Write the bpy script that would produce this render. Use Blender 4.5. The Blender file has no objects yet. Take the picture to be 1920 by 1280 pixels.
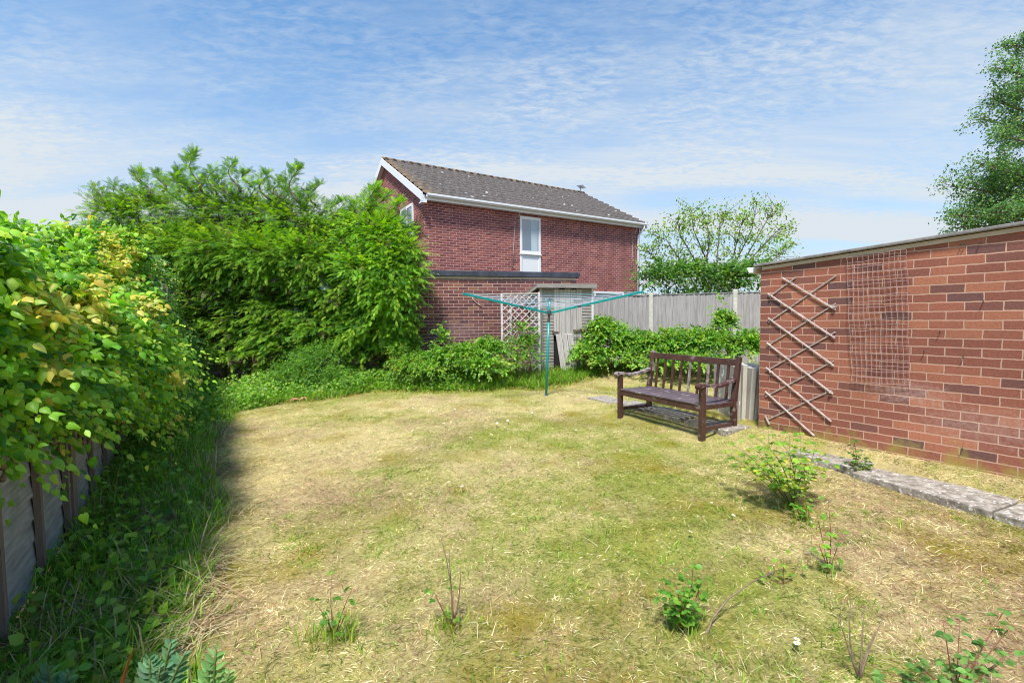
import bpy, math, random
import numpy as np
from mathutils import Matrix, Vector

random.seed(7)
rng = np.random.default_rng(11)
scene = bpy.context.scene
R = math.radians

# ---------------------------------------------------------------- camera
F_PX = 880.0
EYE = 1.4
PITCH = math.atan(45.0 / F_PX)
ROLL = 0.0115
cam_data = bpy.data.cameras.new("camera")
cam_data.sensor_width = 36.0
cam_data.lens = F_PX / 1920.0 * 36.0
cam_data.clip_start = 0.02
cam_data.clip_end = 2000.0
cam = bpy.data.objects.new("camera", cam_data)
scene.collection.objects.link(cam)
CAMROT = Matrix.Rotation(R(90) - PITCH, 3, 'X') @ Matrix.Rotation(-ROLL, 3, 'Z')
cam.matrix_world = Matrix.Translation((0, 0, EYE)) @ CAMROT.to_4x4()
scene.camera = cam
scene.render.resolution_x = 1024
scene.render.resolution_y = 682

# ---------------------------------------------------------------- sun and sky
SUN_DIR = Vector((-0.14, -0.44, 0.88)).normalized()
sun_el = math.asin(SUN_DIR.z)
sun_az = math.atan2(SUN_DIR.x, SUN_DIR.y)
ld = bpy.data.lights.new("sun", 'SUN')
ld.energy = 3.0
ld.angle = R(9)
ld.color = (1.0, 0.955, 0.88)
sun = bpy.data.objects.new("sun", ld)
sun.rotation_euler = SUN_DIR.to_track_quat('Z', 'Y').to_euler()
scene.collection.objects.link(sun)

world = bpy.data.worlds.new("World")
scene.world = world
world.use_nodes = True
wn = world.node_tree
for n in list(wn.nodes):
    wn.nodes.remove(n)


def N(tree, kind, **kw):
    n = tree.nodes.new(kind)
    ins = kw.pop('ins', None)
    for k, v in kw.items():
        setattr(n, k, v)
    if ins:
        for k, v in ins.items():
            n.inputs[k].default_value = v
    return n


def LK(tree, a, b):
    tree.links.new(a, b)


def math_node(tree, op, a, b=None, clamp=False):
    n = tree.nodes.new('ShaderNodeMath')
    n.operation = op
    n.use_clamp = clamp
    for i, s in enumerate((a, b)):
        if s is None:
            continue
        if isinstance(s, (int, float)):
            n.inputs[i].default_value = s
        else:
            tree.links.new(s, n.inputs[i])
    return n.outputs[0]


def build_sky():
    t = wn
    out = N(t, 'ShaderNodeOutputWorld')
    bg = N(t, 'ShaderNodeBackground', ins={'Strength': 0.15})
    sky = N(t, 'ShaderNodeTexSky', sky_type='NISHITA', sun_disc=False)
    sky.sun_elevation = sun_el
    sky.sun_rotation = sun_az
    sky.air_density = 1.0
    sky.dust_density = 0.3
    sky.ozone_density = 1.0
    tc = N(t, 'ShaderNodeTexCoord')
    sep = N(t, 'ShaderNodeSeparateXYZ')
    LK(t, tc.outputs['Generated'], sep.inputs[0])
    zc = math_node(t, 'MAXIMUM', sep.outputs['Z'], 0.0)
    den = math_node(t, 'ADD', zc, 0.10)
    px = math_node(t, 'DIVIDE', sep.outputs['X'], den)
    py = math_node(t, 'DIVIDE', sep.outputs['Y'], den)
    comb = N(t, 'ShaderNodeCombineXYZ')
    LK(t, px, comb.inputs[0])
    LK(t, py, comb.inputs[1])
    # broad veils
    mp = N(t, 'ShaderNodeMapping')
    mp.inputs['Rotation'].default_value = (0, 0, R(14))
    mp.inputs['Scale'].default_value = (0.26, 0.95, 1)
    mp.inputs['Location'].default_value = (0.35, 1.15, 0)
    LK(t, comb.outputs[0], mp.inputs[0])
    n1 = N(t, 'ShaderNodeTexNoise', ins={'Scale': 1.1, 'Detail': 5.0, 'Roughness': 0.5, 'Distortion': 0.25})
    LK(t, mp.outputs[0], n1.inputs['Vector'])
    r1 = N(t, 'ShaderNodeMapRange', ins={'From Min': 0.40, 'From Max': 0.58})
    LK(t, n1.outputs['Fac'], r1.inputs['Value'])
    # ripple clouds
    mp2 = N(t, 'ShaderNodeMapping')
    mp2.inputs['Rotation'].default_value = (0, 0, R(-28))
    mp2.inputs['Scale'].default_value = (1.0, 2.1, 1)
    LK(t, comb.outputs[0], mp2.inputs[0])
    n2 = N(t, 'ShaderNodeTexNoise', ins={'Scale': 14.0, 'Detail': 7.0, 'Roughness': 0.62, 'Distortion': 0.35})
    LK(t, mp2.outputs[0], n2.inputs['Vector'])
    r2 = N(t, 'ShaderNodeMapRange', ins={'From Min': 0.38, 'From Max': 0.66})
    LK(t, n2.outputs['Fac'], r2.inputs['Value'])
    # where the ripples break up and where they blur into streaks
    n4 = N(t, 'ShaderNodeTexNoise', ins={'Scale': 1.7, 'Detail': 3.0, 'Roughness': 0.5})
    LK(t, comb.outputs[0], n4.inputs['Vector'])
    mp5 = N(t, 'ShaderNodeMapping')
    mp5.inputs['Rotation'].default_value = (0, 0, R(12))
    mp5.inputs['Scale'].default_value = (0.6, 5.0, 1)
    LK(t, comb.outputs[0], mp5.inputs[0])
    n5 = N(t, 'ShaderNodeTexNoise', ins={'Scale': 1.5, 'Detail': 8.0, 'Roughness': 0.66, 'Distortion': 0.5})
    LK(t, mp5.outputs[0], n5.inputs['Vector'])
    r5 = N(t, 'ShaderNodeMapRange', ins={'From Min': 0.36, 'From Max': 0.68})
    LK(t, n5.outputs['Fac'], r5.inputs['Value'])
    w4 = N(t, 'ShaderNodeMapRange', ins={'From Min': 0.34, 'From Max': 0.52})
    LK(t, n4.outputs['Fac'], w4.inputs['Value'])
    tex = N(t, 'ShaderNodeMix', data_type='FLOAT')
    LK(t, w4.outputs[0], tex.inputs['Factor'])
    LK(t, r5.outputs[0], tex.inputs['A'])
    LK(t, r2.outputs[0], tex.inputs['B'])
    rip = math_node(t, 'MULTIPLY', r1.outputs[0], math_node(t, 'ADD', math_node(t, 'MULTIPLY', tex.outputs['Result'], 0.42), 0.26))
    # low veil getting denser to the horizon
    hzr = N(t, 'ShaderNodeMapRange', interpolation_type='SMOOTHSTEP', ins={'From Min': 0.12, 'From Max': 0.56, 'To Min': 1.0, 'To Max': 0.0})
    LK(t, zc, hzr.inputs['Value'])
    hz = hzr.outputs[0]
    mp3 = N(t, 'ShaderNodeMapping')
    mp3.inputs['Scale'].default_value = (0.25, 0.8, 1)
    LK(t, comb.outputs[0], mp3.inputs[0])
    n3 = N(t, 'ShaderNodeTexNoise', ins={'Scale': 1.6, 'Detail': 4.0, 'Roughness': 0.5})
    LK(t, mp3.outputs[0], n3.inputs['Vector'])
    hz2 = math_node(t, 'MULTIPLY', hz, math_node(t, 'ADD', math_node(t, 'MULTIPLY', n3.outputs['Fac'], 1.3), 0.28), clamp=True)
    fac = math_node(t, 'MULTIPLY', math_node(t, 'ADD', rip, math_node(t, 'MULTIPLY', hz2, 0.85)), 1.0, clamp=True)
    mix = N(t, 'ShaderNodeMix', data_type='RGBA')
    LK(t, fac, mix.inputs['Factor'])
    tint = N(t, 'ShaderNodeMix', data_type='RGBA', blend_type='MULTIPLY', ins={'Factor': 1.0})
    LK(t, sky.outputs[0], tint.inputs['A'])
    tint.inputs['B'].default_value = (0.17, 0.48, 0.65, 1)
    LK(t, tint.outputs['Result'], mix.inputs['A'])
    mix.inputs['B'].default_value = (2.15, 2.36, 2.55, 1)
    hsv = N(t, 'ShaderNodeHueSaturation', ins={'Saturation': 1.0, 'Value': 1.0})
    LK(t, mix.outputs['Result'], hsv.inputs['Color'])
    LK(t, hsv.outputs[0], bg.inputs['Color'])
    LK(t, bg.outputs[0], out.inputs[0])


build_sky()
scene.view_settings.view_transform = 'Standard'
scene.view_settings.look = 'None'
scene.view_settings.exposure = 1.18
scene.view_settings.gamma = 1.0
scene.cycles.filter_width = 1.05
scene.cycles.max_bounces = 8
scene.cycles.transparent_max_bounces = 8

# ---------------------------------------------------------------- pixel and ground helpers


def ray(px, py):
    return CAMROT @ Vector(((px - 960) / F_PX, -(py - 640) / F_PX, -1.0))


def at(px, py, Y):
    d = ray(px, py)
    return Vector((0, 0, EYE)) + d * (Y / d.y)


def vnoise(x, y, scale, seed=0):
    """smooth value noise in 0..1"""
    x = np.asarray(x, float) / scale + 1000.0
    y = np.asarray(y, float) / scale + 1000.0
    r = np.random.default_rng(seed).random((64, 64))
    xi = np.floor(x).astype(int)
    yi = np.floor(y).astype(int)
    fx = x - xi
    fy = y - yi
    fx = fx * fx * (3 - 2 * fx)
    fy = fy * fy * (3 - 2 * fy)
    a = r[xi % 64, yi % 64]
    b = r[(xi + 1) % 64, yi % 64]
    c = r[xi % 64, (yi + 1) % 64]
    d = r[(xi + 1) % 64, (yi + 1) % 64]
    return (a * (1 - fx) + b * fx) * (1 - fy) + (c * (1 - fx) + d * fx) * fy


def fnoise(x, y, scale, seed=0, octs=3):
    v = 0.0
    w = 0.0
    for k in range(octs):
        v = v + vnoise(x, y, scale / 2 ** k, seed + k) * 0.55 ** k
        w += 0.55 ** k
    return v / w


def sstep(a, b, x):
    t = np.clip((np.asarray(x, float) - a) / (b - a), 0, 1)
    return t * t * (3 - 2 * t)


GO = np.array([2.776, 5.25])            # garage corner
GX = np.array([0.543, -0.84])
GY = np.array([0.84, 0.543])


def ground_z(x, y):
    x = np.asarray(x, float)
    y = np.asarray(y, float)
    z = 0.20 * sstep(8.7, 10.6, y)
    s = (x - GO[0]) * GY[0] + (y - GO[1]) * GY[1]     # distance behind the garage face
    z = np.maximum(z, 0.13 * sstep(-0.75, 0.0, s) * sstep(9.5, 6.0, y))
    z = z + (fnoise(x, y, 0.9, 5, 2) - 0.5) * 0.05 + (fnoise(x, y, 0.16, 8, 2) - 0.5) * 0.022 * sstep(14, 9, y)
    return z


def gp(px, py):
    """ground point under a pixel"""
    d = ray(px, py)
    z = 0.0
    p = None
    for _ in range(12):
        k = (z - EYE) / d.z
        p = Vector((0, 0, EYE)) + d * k
        z = float(ground_z(p.x, p.y))
    return Vector((p.x, p.y, z))


class Frame:
    """a local frame: x along a wall, y into it, z up"""

    def __init__(self, ox, oy, ang, oz=0.0):
        self.o = Vector((ox, oy, oz))
        self.a = ang
        self.M = Matrix.Translation(self.o) @ Matrix.Rotation(ang, 4, 'Z')
        self.I = self.M.inverted()

    def hit(self, px, py, yo=0.0):
        o = self.I @ Vector((0, 0, EYE))
        d = self.I.to_3x3() @ ray(px, py)
        k = (yo - o.y) / d.y
        p = o + d * k
        return p.x, p.z


# ---------------------------------------------------------------- object helpers
COL = scene.collection


def tag(o, label=None, cat=None, group=None, kind=None):
    if label:
        o['label'] = label
    if cat:
        o['category'] = cat
    if group:
        o['group'] = group
    if kind:
        o['kind'] = kind
    return o


def empty(name, loc, rz=0.0):
    o = bpy.data.objects.new(name, None)
    o.empty_display_size = 0.1
    COL.objects.link(o)
    o.location = loc
    o.rotation_euler = (0, 0, rz)
    return o


def np_obj(name, V, T, mat, parent=None, colors=None, smooth=False):
    V = np.asarray(V, dtype=np.float32).reshape(-1, 3)
    T = np.asarray(T, dtype=np.int32).reshape(-1, 3)
    me = bpy.data.meshes.new(name)
    me.vertices.add(len(V))
    me.vertices.foreach_set('co', V.ravel())
    me.loops.add(len(T) * 3)
    me.loops.foreach_set('vertex_index', T.ravel())
    me.polygons.add(len(T))
    me.polygons.foreach_set('loop_start', np.arange(0, len(T) * 3, 3, dtype=np.int32))
    me.update(calc_edges=True)
    if smooth:
        me.polygons.foreach_set('use_smooth', np.ones(len(T), dtype=bool))
    if colors is not None:
        ca = me.color_attributes.new('Col', 'FLOAT_COLOR', 'POINT')
        c = np.ones((len(V), 4), dtype=np.float32)
        c[:, :3] = colors
        ca.data.foreach_set('color', c.ravel())
    me.materials.append(mat)
    o = bpy.data.objects.new(name, me)
    COL.objects.link(o)
    if parent is not None:
        o.parent = parent
    return o


class MB:
    def __init__(self):
        self.v = []
        self.f = []

    def quad(self, a, b, c, d):
        n = len(self.v)
        self.v += [tuple(a), tuple(b), tuple(c), tuple(d)]
        self.f.append((n, n + 1, n + 2, n + 3))

    def hexa(self, p):
        n = len(self.v)
        self.v += [tuple(q) for q in p]
        for f in ((0, 3, 2, 1), (4, 5, 6, 7), (0, 1, 5, 4), (1, 2, 6, 5), (2, 3, 7, 6), (3, 0, 4, 7)):
            self.f.append(tuple(n + i for i in f))
        return self

    def box(self, x0, x1, y0, y1, z0, z1):
        return self.hexa([(x0, y0, z0), (x1, y0, z0), (x1, y1, z0), (x0, y1, z0),
                          (x0, y0, z1), (x1, y0, z1), (x1, y1, z1), (x0, y1, z1)])

    def beam(self, a, b, w, h, up=(0, 0, 1)):
        """rectangular bar from a to b; w across, h along up"""
        a = Vector(a)
        b = Vector(b)
        d = (b - a).normalized()
        up = Vector(up)
        s = d.cross(up)
        if s.length < 1e-4:
            s = d.cross(Vector((1, 0, 0)))
        s.normalize()
        u = s.cross(d).normalized()
        s = s * (w / 2)
        u = u * (h / 2)
        return self.hexa([a - s - u, a + s - u, b + s - u, b - s - u, a - s + u, a + s + u, b + s + u, b - s + u])

    def tube(self, pts, radii, seg=8, caps=True):
        pts = [Vector(p) for p in pts]
        if isinstance(radii, (int, float)):
            radii = [radii] * len(pts)
        n0 = len(self.v)
        ref = None
        for i, p in enumerate(pts):
            if i == 0:
                d = pts[1] - pts[0]
            elif i == len(pts) - 1:
                d = pts[-1] - pts[-2]
            else:
                d = pts[i + 1] - pts[i - 1]
            d.normalize()
            if ref is None:
                ref = d.orthogonal().normalized()
            ref = (ref - d * ref.dot(d))
            if ref.length < 1e-5:
                ref = d.orthogonal()
            ref.normalize()
            s = d.cross(ref)
            for k in range(seg):
                a = 2 * math.pi * k / seg
                self.v.append(tuple(p + (ref * math.cos(a) + s * math.sin(a)) * radii[i]))
        for i in range(len(pts) - 1):
            for k in range(seg):
                a = n0 + i * seg + k
                b = n0 + i * seg + (k + 1) % seg
                self.f.append((a, b, b + seg, a + seg))
        if caps:
            self.f.append(tuple(n0 + k for k in reversed(range(seg))))
            m = n0 + (len(pts) - 1) * seg
            self.f.append(tuple(m + k for k in range(seg)))
        return self

    def build(self, name, mat, parent=None, smooth=False, bevel=0.0):
        me = bpy.data.meshes.new(name)
        me.from_pydata(self.v, [], self.f)
        me.materials.append(mat)
        if smooth:
            me.polygons.foreach_set('use_smooth', [True] * len(me.polygons))
        me.update()
        o = bpy.data.objects.new(name, me)
        COL.objects.link(o)
        if parent is not None:
            o.parent = parent
        if bevel > 0:
            b = o.modifiers.new('bevel', 'BEVEL')
            b.width = bevel
            b.segments = 2
            b.limit_method = 'ANGLE'
        return o


# ---------------------------------------------------------------- materials
def new_mat(name):
    m = bpy.data.materials.new(name)
    m.use_nodes = True
    t = m.node_tree
    b = t.nodes['Principled BSDF']
    return m, t, b


def plain(name, col, rough=0.6, metal=0.0, noise=0.0, nscale=20.0, spec=0.5, bump=0.0, aniso=None, coords='Object'):
    m, t, b = new_mat(name)
    b.inputs['Base Color'].default_value = (*col, 1)
    b.inputs['Roughness'].default_value = rough
    b.inputs['Metallic'].default_value = metal
    b.inputs['Specular IOR Level'].default_value = spec
    if noise or bump:
        tc = N(t, 'ShaderNodeTexCoord')
        mp = N(t, 'ShaderNodeMapping')
        if aniso:
            mp.inputs['Scale'].default_value = aniso
        LK(t, tc.outputs[coords], mp.inputs[0])
        ns = N(t, 'ShaderNodeTexNoise', ins={'Scale': nscale, 'Detail': 6.0, 'Roughness': 0.65})
        LK(t, mp.outputs[0], ns.inputs['Vector'])
        if noise:
            mr = N(t, 'ShaderNodeMapRange', ins={'From Min': 0.3, 'From Max': 0.7, 'To Min': 1 - noise, 'To Max': 1 + noise})
            LK(t, ns.outputs['Fac'], mr.inputs['Value'])
            mx = N(t, 'ShaderNodeMix', data_type='RGBA', blend_type='MULTIPLY', ins={'Factor': 1.0})
            mx.inputs['A'].default_value = (*col, 1)
            LK(t, mr.outputs[0], mx.inputs['B'])
            LK(t, mx.outputs['Result'], b.inputs['Base Color'])
        if bump:
            bp = N(t, 'ShaderNodeBump', ins={'Strength': 1.0, 'Distance': bump})
            LK(t, ns.outputs['Fac'], bp.inputs['Height'])
            LK(t, bp.outputs[0], b.inputs['Normal'])
    return m


def two_tone(name, ca, cb, scale, lo, hi, rough=0.8, aniso=None, bump=0.0, detail=8.0, extra=None, spec=0.3):
    """noise mix of two colours (wear, weathering); extra = (colour, scale, lo, hi) for blotches of a third"""
    m, t, b = new_mat(name)
    b.inputs['Roughness'].default_value = rough
    b.inputs['Specular IOR Level'].default_value = spec
    tc = N(t, 'ShaderNodeTexCoord')
    mp = N(t, 'ShaderNodeMapping')
    if aniso:
        mp.inputs['Scale'].default_value = aniso
    LK(t, tc.outputs['Object'], mp.inputs[0])
    ns = N(t, 'ShaderNodeTexNoise', ins={'Scale': scale, 'Detail': detail, 'Roughness': 0.65})
    LK(t, mp.outputs[0], ns.inputs['Vector'])
    mr = N(t, 'ShaderNodeMapRange', ins={'From Min': lo, 'From Max': hi})
    LK(t, ns.outputs['Fac'], mr.inputs['Value'])
    mx = N(t, 'ShaderNodeMix', data_type='RGBA')
    LK(t, mr.outputs[0], mx.inputs['Factor'])
    mx.inputs['A'].default_value = (*ca, 1)
    mx.inputs['B'].default_value = (*cb, 1)
    res = mx.outputs['Result']
    if extra:
        n2 = N(t, 'ShaderNodeTexNoise', ins={'Scale': extra[1], 'Detail': 3.0, 'Roughness': 0.6})
        LK(t, tc.outputs['Object'], n2.inputs['Vector'])
        m2 = N(t, 'ShaderNodeMapRange', ins={'From Min': extra[2], 'From Max': extra[3]})
        LK(t, n2.outputs['Fac'], m2.inputs['Value'])
        mx2 = N(t, 'ShaderNodeMix', data_type='RGBA')
        LK(t, m2.outputs[0], mx2.inputs['Factor'])
        LK(t, res, mx2.inputs['A'])
        mx2.inputs['B'].default_value = (*extra[0], 1)
        res = mx2.outputs['Result']
    LK(t, res, b.inputs['Base Color'])
    if bump:
        bp = N(t, 'ShaderNodeBump', ins={'Strength': 1.0, 'Distance': bump})
        LK(t, ns.outputs['Fac'], bp.inputs['Height'])
        LK(t, bp.outputs[0], b.inputs['Normal'])
    return m


def attr_mat(name, rough=0.6, transl=0.35, spec=0.25, gain=1.0):
    """leaf material: the colour comes from the mesh's per-leaf colour"""
    m, t, b = new_mat(name)
    at_ = N(t, 'ShaderNodeVertexColor', layer_name='Col')
    LK(t, at_.outputs['Color'], b.inputs['Base Color'])
    b.inputs['Roughness'].default_value = rough
    b.inputs['Specular IOR Level'].default_value = spec
    if transl > 0:
        tr = N(t, 'ShaderNodeBsdfTranslucent')
        hs = N(t, 'ShaderNodeHueSaturation', ins={'Saturation': 1.1, 'Value': 1.25, 'Hue': 0.49})
        LK(t, at_.outputs['Color'], hs.inputs['Color'])
        LK(t, hs.outputs[0], tr.inputs['Color'])
        ms = N(t, 'ShaderNodeMixShader', ins={'Fac': transl})
        LK(t, b.outputs[0], ms.inputs[1])
        LK(t, tr.outputs[0], ms.inputs[2])
        LK(t, ms.outputs[0], t.nodes['Material Output'].inputs['Surface'])
    return m


def brick_mat(name, stops, mortar, phase=(0, 0), axis='X', efflo=None, moss=None, streak=None, depth=0.004, sat_noise=0.22, mortar_size=0.0055,
              blotch=None):
    """stops: list of (pos, colour) along each brick's own random value; coordinates in metres in the wall's own space"""
    m, t, b = new_mat(name)
    b.inputs['Roughness'].default_value = 0.88
    b.inputs['Specular IOR Level'].default_value = 0.2
    tc = N(t, 'ShaderNodeTexCoord')
    sp = N(t, 'ShaderNodeSeparateXYZ')
    LK(t, tc.outputs['Object'], sp.inputs[0])
    wob = N(t, 'ShaderNodeTexNoise', ins={'Scale': 14.0, 'Detail': 3.0})
    LK(t, tc.outputs['Object'], wob.inputs['Vector'])
    wv = math_node(t, 'MULTIPLY', math_node(t, 'SUBTRACT', wob.outputs['Fac'], 0.5), 0.012)
    xy = math_node(t, 'ADD', sp.outputs['X'], sp.outputs['Y'])
    u = math_node(t, 'ADD', math_node(t, 'ADD', xy, phase[0]), wv)
    v = math_node(t, 'ADD', math_node(t, 'ADD', sp.outputs['Z'], phase[1]), wv)
    cb = N(t, 'ShaderNodeCombineXYZ')
    LK(t, u, cb.inputs[0])
    LK(t, v, cb.inputs[1])
    br = N(t, 'ShaderNodeTexBrick', offset=0.5, offset_frequency=2, squash=1.0)
    br.inputs['Color1'].default_value = (0, 0, 0, 1)
    br.inputs['Color2'].default_value = (1, 1, 1, 1)
    br.inputs['Mortar'].default_value = (0.5, 0.5, 0.5, 1)
    br.inputs['Scale'].default_value = 1.0
    br.inputs['Mortar Size'].default_value = mortar_size
    br.inputs['Mortar Smooth'].default_value = 0.25
    br.inputs['Brick Width'].default_value = 0.225
    br.inputs['Row Height'].default_value = 0.075
    LK(t, cb.outputs[0], br.inputs['Vector'])
    rp = N(t, 'ShaderNodeValToRGB')
    cr = rp.color_ramp
    while len(cr.elements) < len(stops):
        cr.elements.new(0.5)
    for e, (p, c) in zip(cr.elements, stops):
        e.position = p
        e.color = (*c, 1)
    LK(t, br.outputs['Color'], rp.inputs[0])
    # fine mottling of the fired face
    n1 = N(t, 'ShaderNodeTexNoise', ins={'Scale': 60.0, 'Detail': 6.0, 'Roughness': 0.7})
    LK(t, tc.outputs['Object'], n1.inputs['Vector'])
    mr = N(t, 'ShaderNodeMapRange', ins={'From Min': 0.3, 'From Max': 0.7, 'To Min': 1 - sat_noise, 'To Max': 1 + sat_noise})
    LK(t, n1.outputs['Fac'], mr.inputs['Value'])
    mx = N(t, 'ShaderNodeMix', data_type='RGBA', blend_type='MULTIPLY', ins={'Factor': 1.0})
    LK(t, rp.outputs[0], mx.inputs['A'])
    LK(t, mr.outputs[0], mx.inputs['B'])
    mm = N(t, 'ShaderNodeMix', data_type='RGBA')
    LK(t, br.outputs['Fac'], mm.inputs['Factor'])
    LK(t, mx.outputs['Result'], mm.inputs['A'])
    mm.inputs['B'].default_value = (*mortar, 1)
    res = mm.outputs['Result']

    def blend(res, fac, col):
        q = N(t, 'ShaderNodeMix', data_type='RGBA')
        LK(t, fac, q.inputs['Factor'])
        LK(t, res, q.inputs['A'])
        q.inputs['B'].default_value = (*col, 1)
        return q.outputs['Result']
    # broad tonal drift
    n2 = N(t, 'ShaderNodeTexNoise', ins={'Scale': 1.3, 'Detail': 4.0})
    LK(t, tc.outputs['Object'], n2.inputs['Vector'])
    m2 = N(t, 'ShaderNodeMapRange', ins={'From Min': 0.3, 'From Max': 0.7, 'To Min': 0.86, 'To Max': 1.14})
    LK(t, n2.outputs['Fac'], m2.inputs['Value'])
    mxx = N(t, 'ShaderNodeMix', data_type='RGBA', blend_type='MULTIPLY', ins={'Factor': 1.0})
    LK(t, res, mxx.inputs['A'])
    LK(t, m2.outputs[0], mxx.inputs['B'])
    res = mxx.outputs['Result']
    if blotch:      # dark weathered area: (x centre, z centre, radius x, radius z, strength, colour)
        for (cx, cz, rx, rz_, st, colr) in blotch:
            dx = math_node(t, 'DIVIDE', math_node(t, 'SUBTRACT', sp.outputs[axis], cx), rx)
            dz = math_node(t, 'DIVIDE', math_node(t, 'SUBTRACT', sp.outputs['Z'], cz), rz_)
            dd = math_node(t, 'ADD', math_node(t, 'MULTIPLY', dx, dx), math_node(t, 'MULTIPLY', dz, dz))
            nb = N(t, 'ShaderNodeTexNoise', ins={'Scale': 22.0, 'Detail': 8.0, 'Roughness': 0.85})
            LK(t, tc.outputs['Object'], nb.inputs['Vector'])
            k = math_node(t, 'SUBTRACT', math_node(t, 'MULTIPLY', nb.outputs['Fac'], 5.0), math_node(t, 'ADD', dd, 1.9), clamp=True)
            k = math_node(t, 'MULTIPLY', k, st)
            res = blend(res, k, colr)
    if moss:        # (height, strength, colour)
        nb = N(t, 'ShaderNodeTexNoise', ins={'Scale': 5.0, 'Detail': 7.0, 'Roughness': 0.7})
        LK(t, tc.outputs['Object'], nb.inputs['Vector'])
        hh = math_node(t, 'DIVIDE', math_node(t, 'SUBTRACT', moss[0], sp.outputs['Z']), 0.18)
        k = math_node(t, 'ADD', hh, math_node(t, 'MULTIPLY', math_node(t, 'SUBTRACT', nb.outputs['Fac'], 0.52), 5.0), clamp=True)
        k = math_node(t, 'MULTIPLY', k, moss[1])
        res = blend(res, k, moss[2])
    LK(t, res, b.inputs['Base Color'])
    inv = math_node(t, 'SUBTRACT', 1.0, br.outputs['Fac'])
    hgt = math_node(t, 'ADD', inv, math_node(t, 'MULTIPLY', n1.outputs['Fac'], 0.35))
    bp = N(t, 'ShaderNodeBump', ins={'Strength': 0.8, 'Distance': depth})
    LK(t, hgt, bp.inputs['Height'])
    LK(t, bp.outputs[0], b.inputs['Normal'])
    return m


M = {}
M['upvc'] = plain('white_upvc', (0.80, 0.81, 0.83), 0.35)
M['white_paint'] = plain('white_paint', (0.78, 0.79, 0.80), 0.5, noise=0.05, nscale=6)
M['black_felt'] = two_tone('black_felt', (0.035, 0.04, 0.055), (0.07, 0.08, 0.11), 5, 0.4, 0.7, rough=0.7)
M['grey_felt'] = two_tone('grey_felt', (0.16, 0.15, 0.15), (0.30, 0.28, 0.27), 12, 0.35, 0.65, bump=0.003)
M['render_strip'] = two_tone('mortar_fillet', (0.50, 0.40, 0.31), (0.60, 0.49, 0.38), 5, 0.4, 0.6)
M['leaf'] = attr_mat('leaf', rough=0.45, transl=0.47, spec=0.4)
M['conifer'] = attr_mat('conifer_spray', rough=0.6, transl=0.45, spec=0.2)
M['grass'] = attr_mat('grass_blades', rough=0.7, transl=0.4, spec=0.15)
M['bark'] = two_tone('bark', (0.10, 0.075, 0.055), (0.24, 0.20, 0.16), 9, 0.35, 0.7, aniso=(1, 1, 0.2), bump=0.01)
M['twig'] = two_tone('twig_bark', (0.16, 0.10, 0.07), (0.30, 0.22, 0.17), 30, 0.35, 0.7)
M['stem_green'] = plain('green_stem', (0.12, 0.16, 0.05), 0.6)
M['stem_red'] = plain('reddish_stem', (0.22, 0.09, 0.05), 0.6)
M['metal_dark'] = plain('dark_metal', (0.10, 0.10, 0.11), 0.45, metal=0.6)

# ---------------------------------------------------------------- foliage helpers


def norm(a):
    return a / np.maximum(np.linalg.norm(a, axis=-1, keepdims=True), 1e-9)


def instance(template, pos, L, Nn, scale, colors, edge=None, nedge=0):
    """copy a small template (verts, tris) to many places: y of the template along L, z along Nn"""
    tv, tf = template
    L = norm(L)
    S = norm(np.cross(L, Nn))
    Nn = np.cross(S, L)
    scale = np.asarray(scale, float).reshape(-1, 1, 1)
    V = pos[:, None, :] + scale * (tv[None, :, 0:1] * S[:, None, :] + tv[None, :, 1:2] * L[:, None, :] + tv[None, :, 2:3] * Nn[:, None, :])
    n, k = V.shape[:2]
    T = (tf[None] + (np.arange(n) * k)[:, None, None]).reshape(-1, 3)
    C = np.repeat(colors[:, None, :], k, axis=1)
    if edge is not None:
        C = C.copy()
        C[:, :nedge, :] = edge[:, None, :]
    return V.reshape(-1, 3), T, C.reshape(-1, 3)


def merge(parts):
    Vs, Ts, Cs = [], [], []
    n = 0
    for V, T, C in parts:
        Vs.append(V)
        Ts.append(T + n)
        Cs.append(C)
        n += len(V)
    return np.concatenate(Vs), np.concatenate(Ts), np.concatenate(Cs)


def T_oval(w=0.55):
    v = np.array([(0, 0, 0), (w * 0.42, 0.28, 0.05), (w * 0.45, 0.60, 0.04), (0, 1, -0.10), (-w * 0.45, 0.60, 0.04), (-w * 0.42, 0.28, 0.05), (0, 0.45, -0.03)])
    f = np.array([(0, 1, 6), (1, 2, 6), (2, 3, 6), (3, 4, 6), (4, 5, 6), (5, 0, 6)])
    return v, f


def T_diamond(w=0.6):
    v = np.array([(0, 0, 0), (w / 2, 0.45, 0.06), (0, 1, -0.05), (-w / 2, 0.45, 0.06)])
    f = np.array([(0, 1, 2), (0, 2, 3)])
    return v, f


def T_ivy():
    pts = [(0, 0.02), (0.20, -0.09), (0.42, 0.04), (0.47, 0.26), (0.36, 0.50), (0.20, 0.74), (0, 1.0), (-0.20, 0.74), (-0.36, 0.50), (-0.47, 0.26), (-0.42, 0.04), (-0.20, -0.09)]
    v = [(x * 0.72 * (1.12 if x > 0 else 0.9), y, -0.34 * abs(x) - 0.30 * y * y) for x, y in pts] + [(0, 0.22, 0.0), (0, 0.62, -0.08)]
    c, d = 12, 13
    f = [(0, 1, c), (1, 2, c), (2, 3, c), (3, 4, c), (4, d, c), (4, 5, d), (5, 6, d), (6, 7, d), (7, 8, d), (8, c, d), (8, 9, c), (9, 10, c), (10, 11, c), (11, 0, c)]
    return np.array(v), np.array(f)


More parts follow.
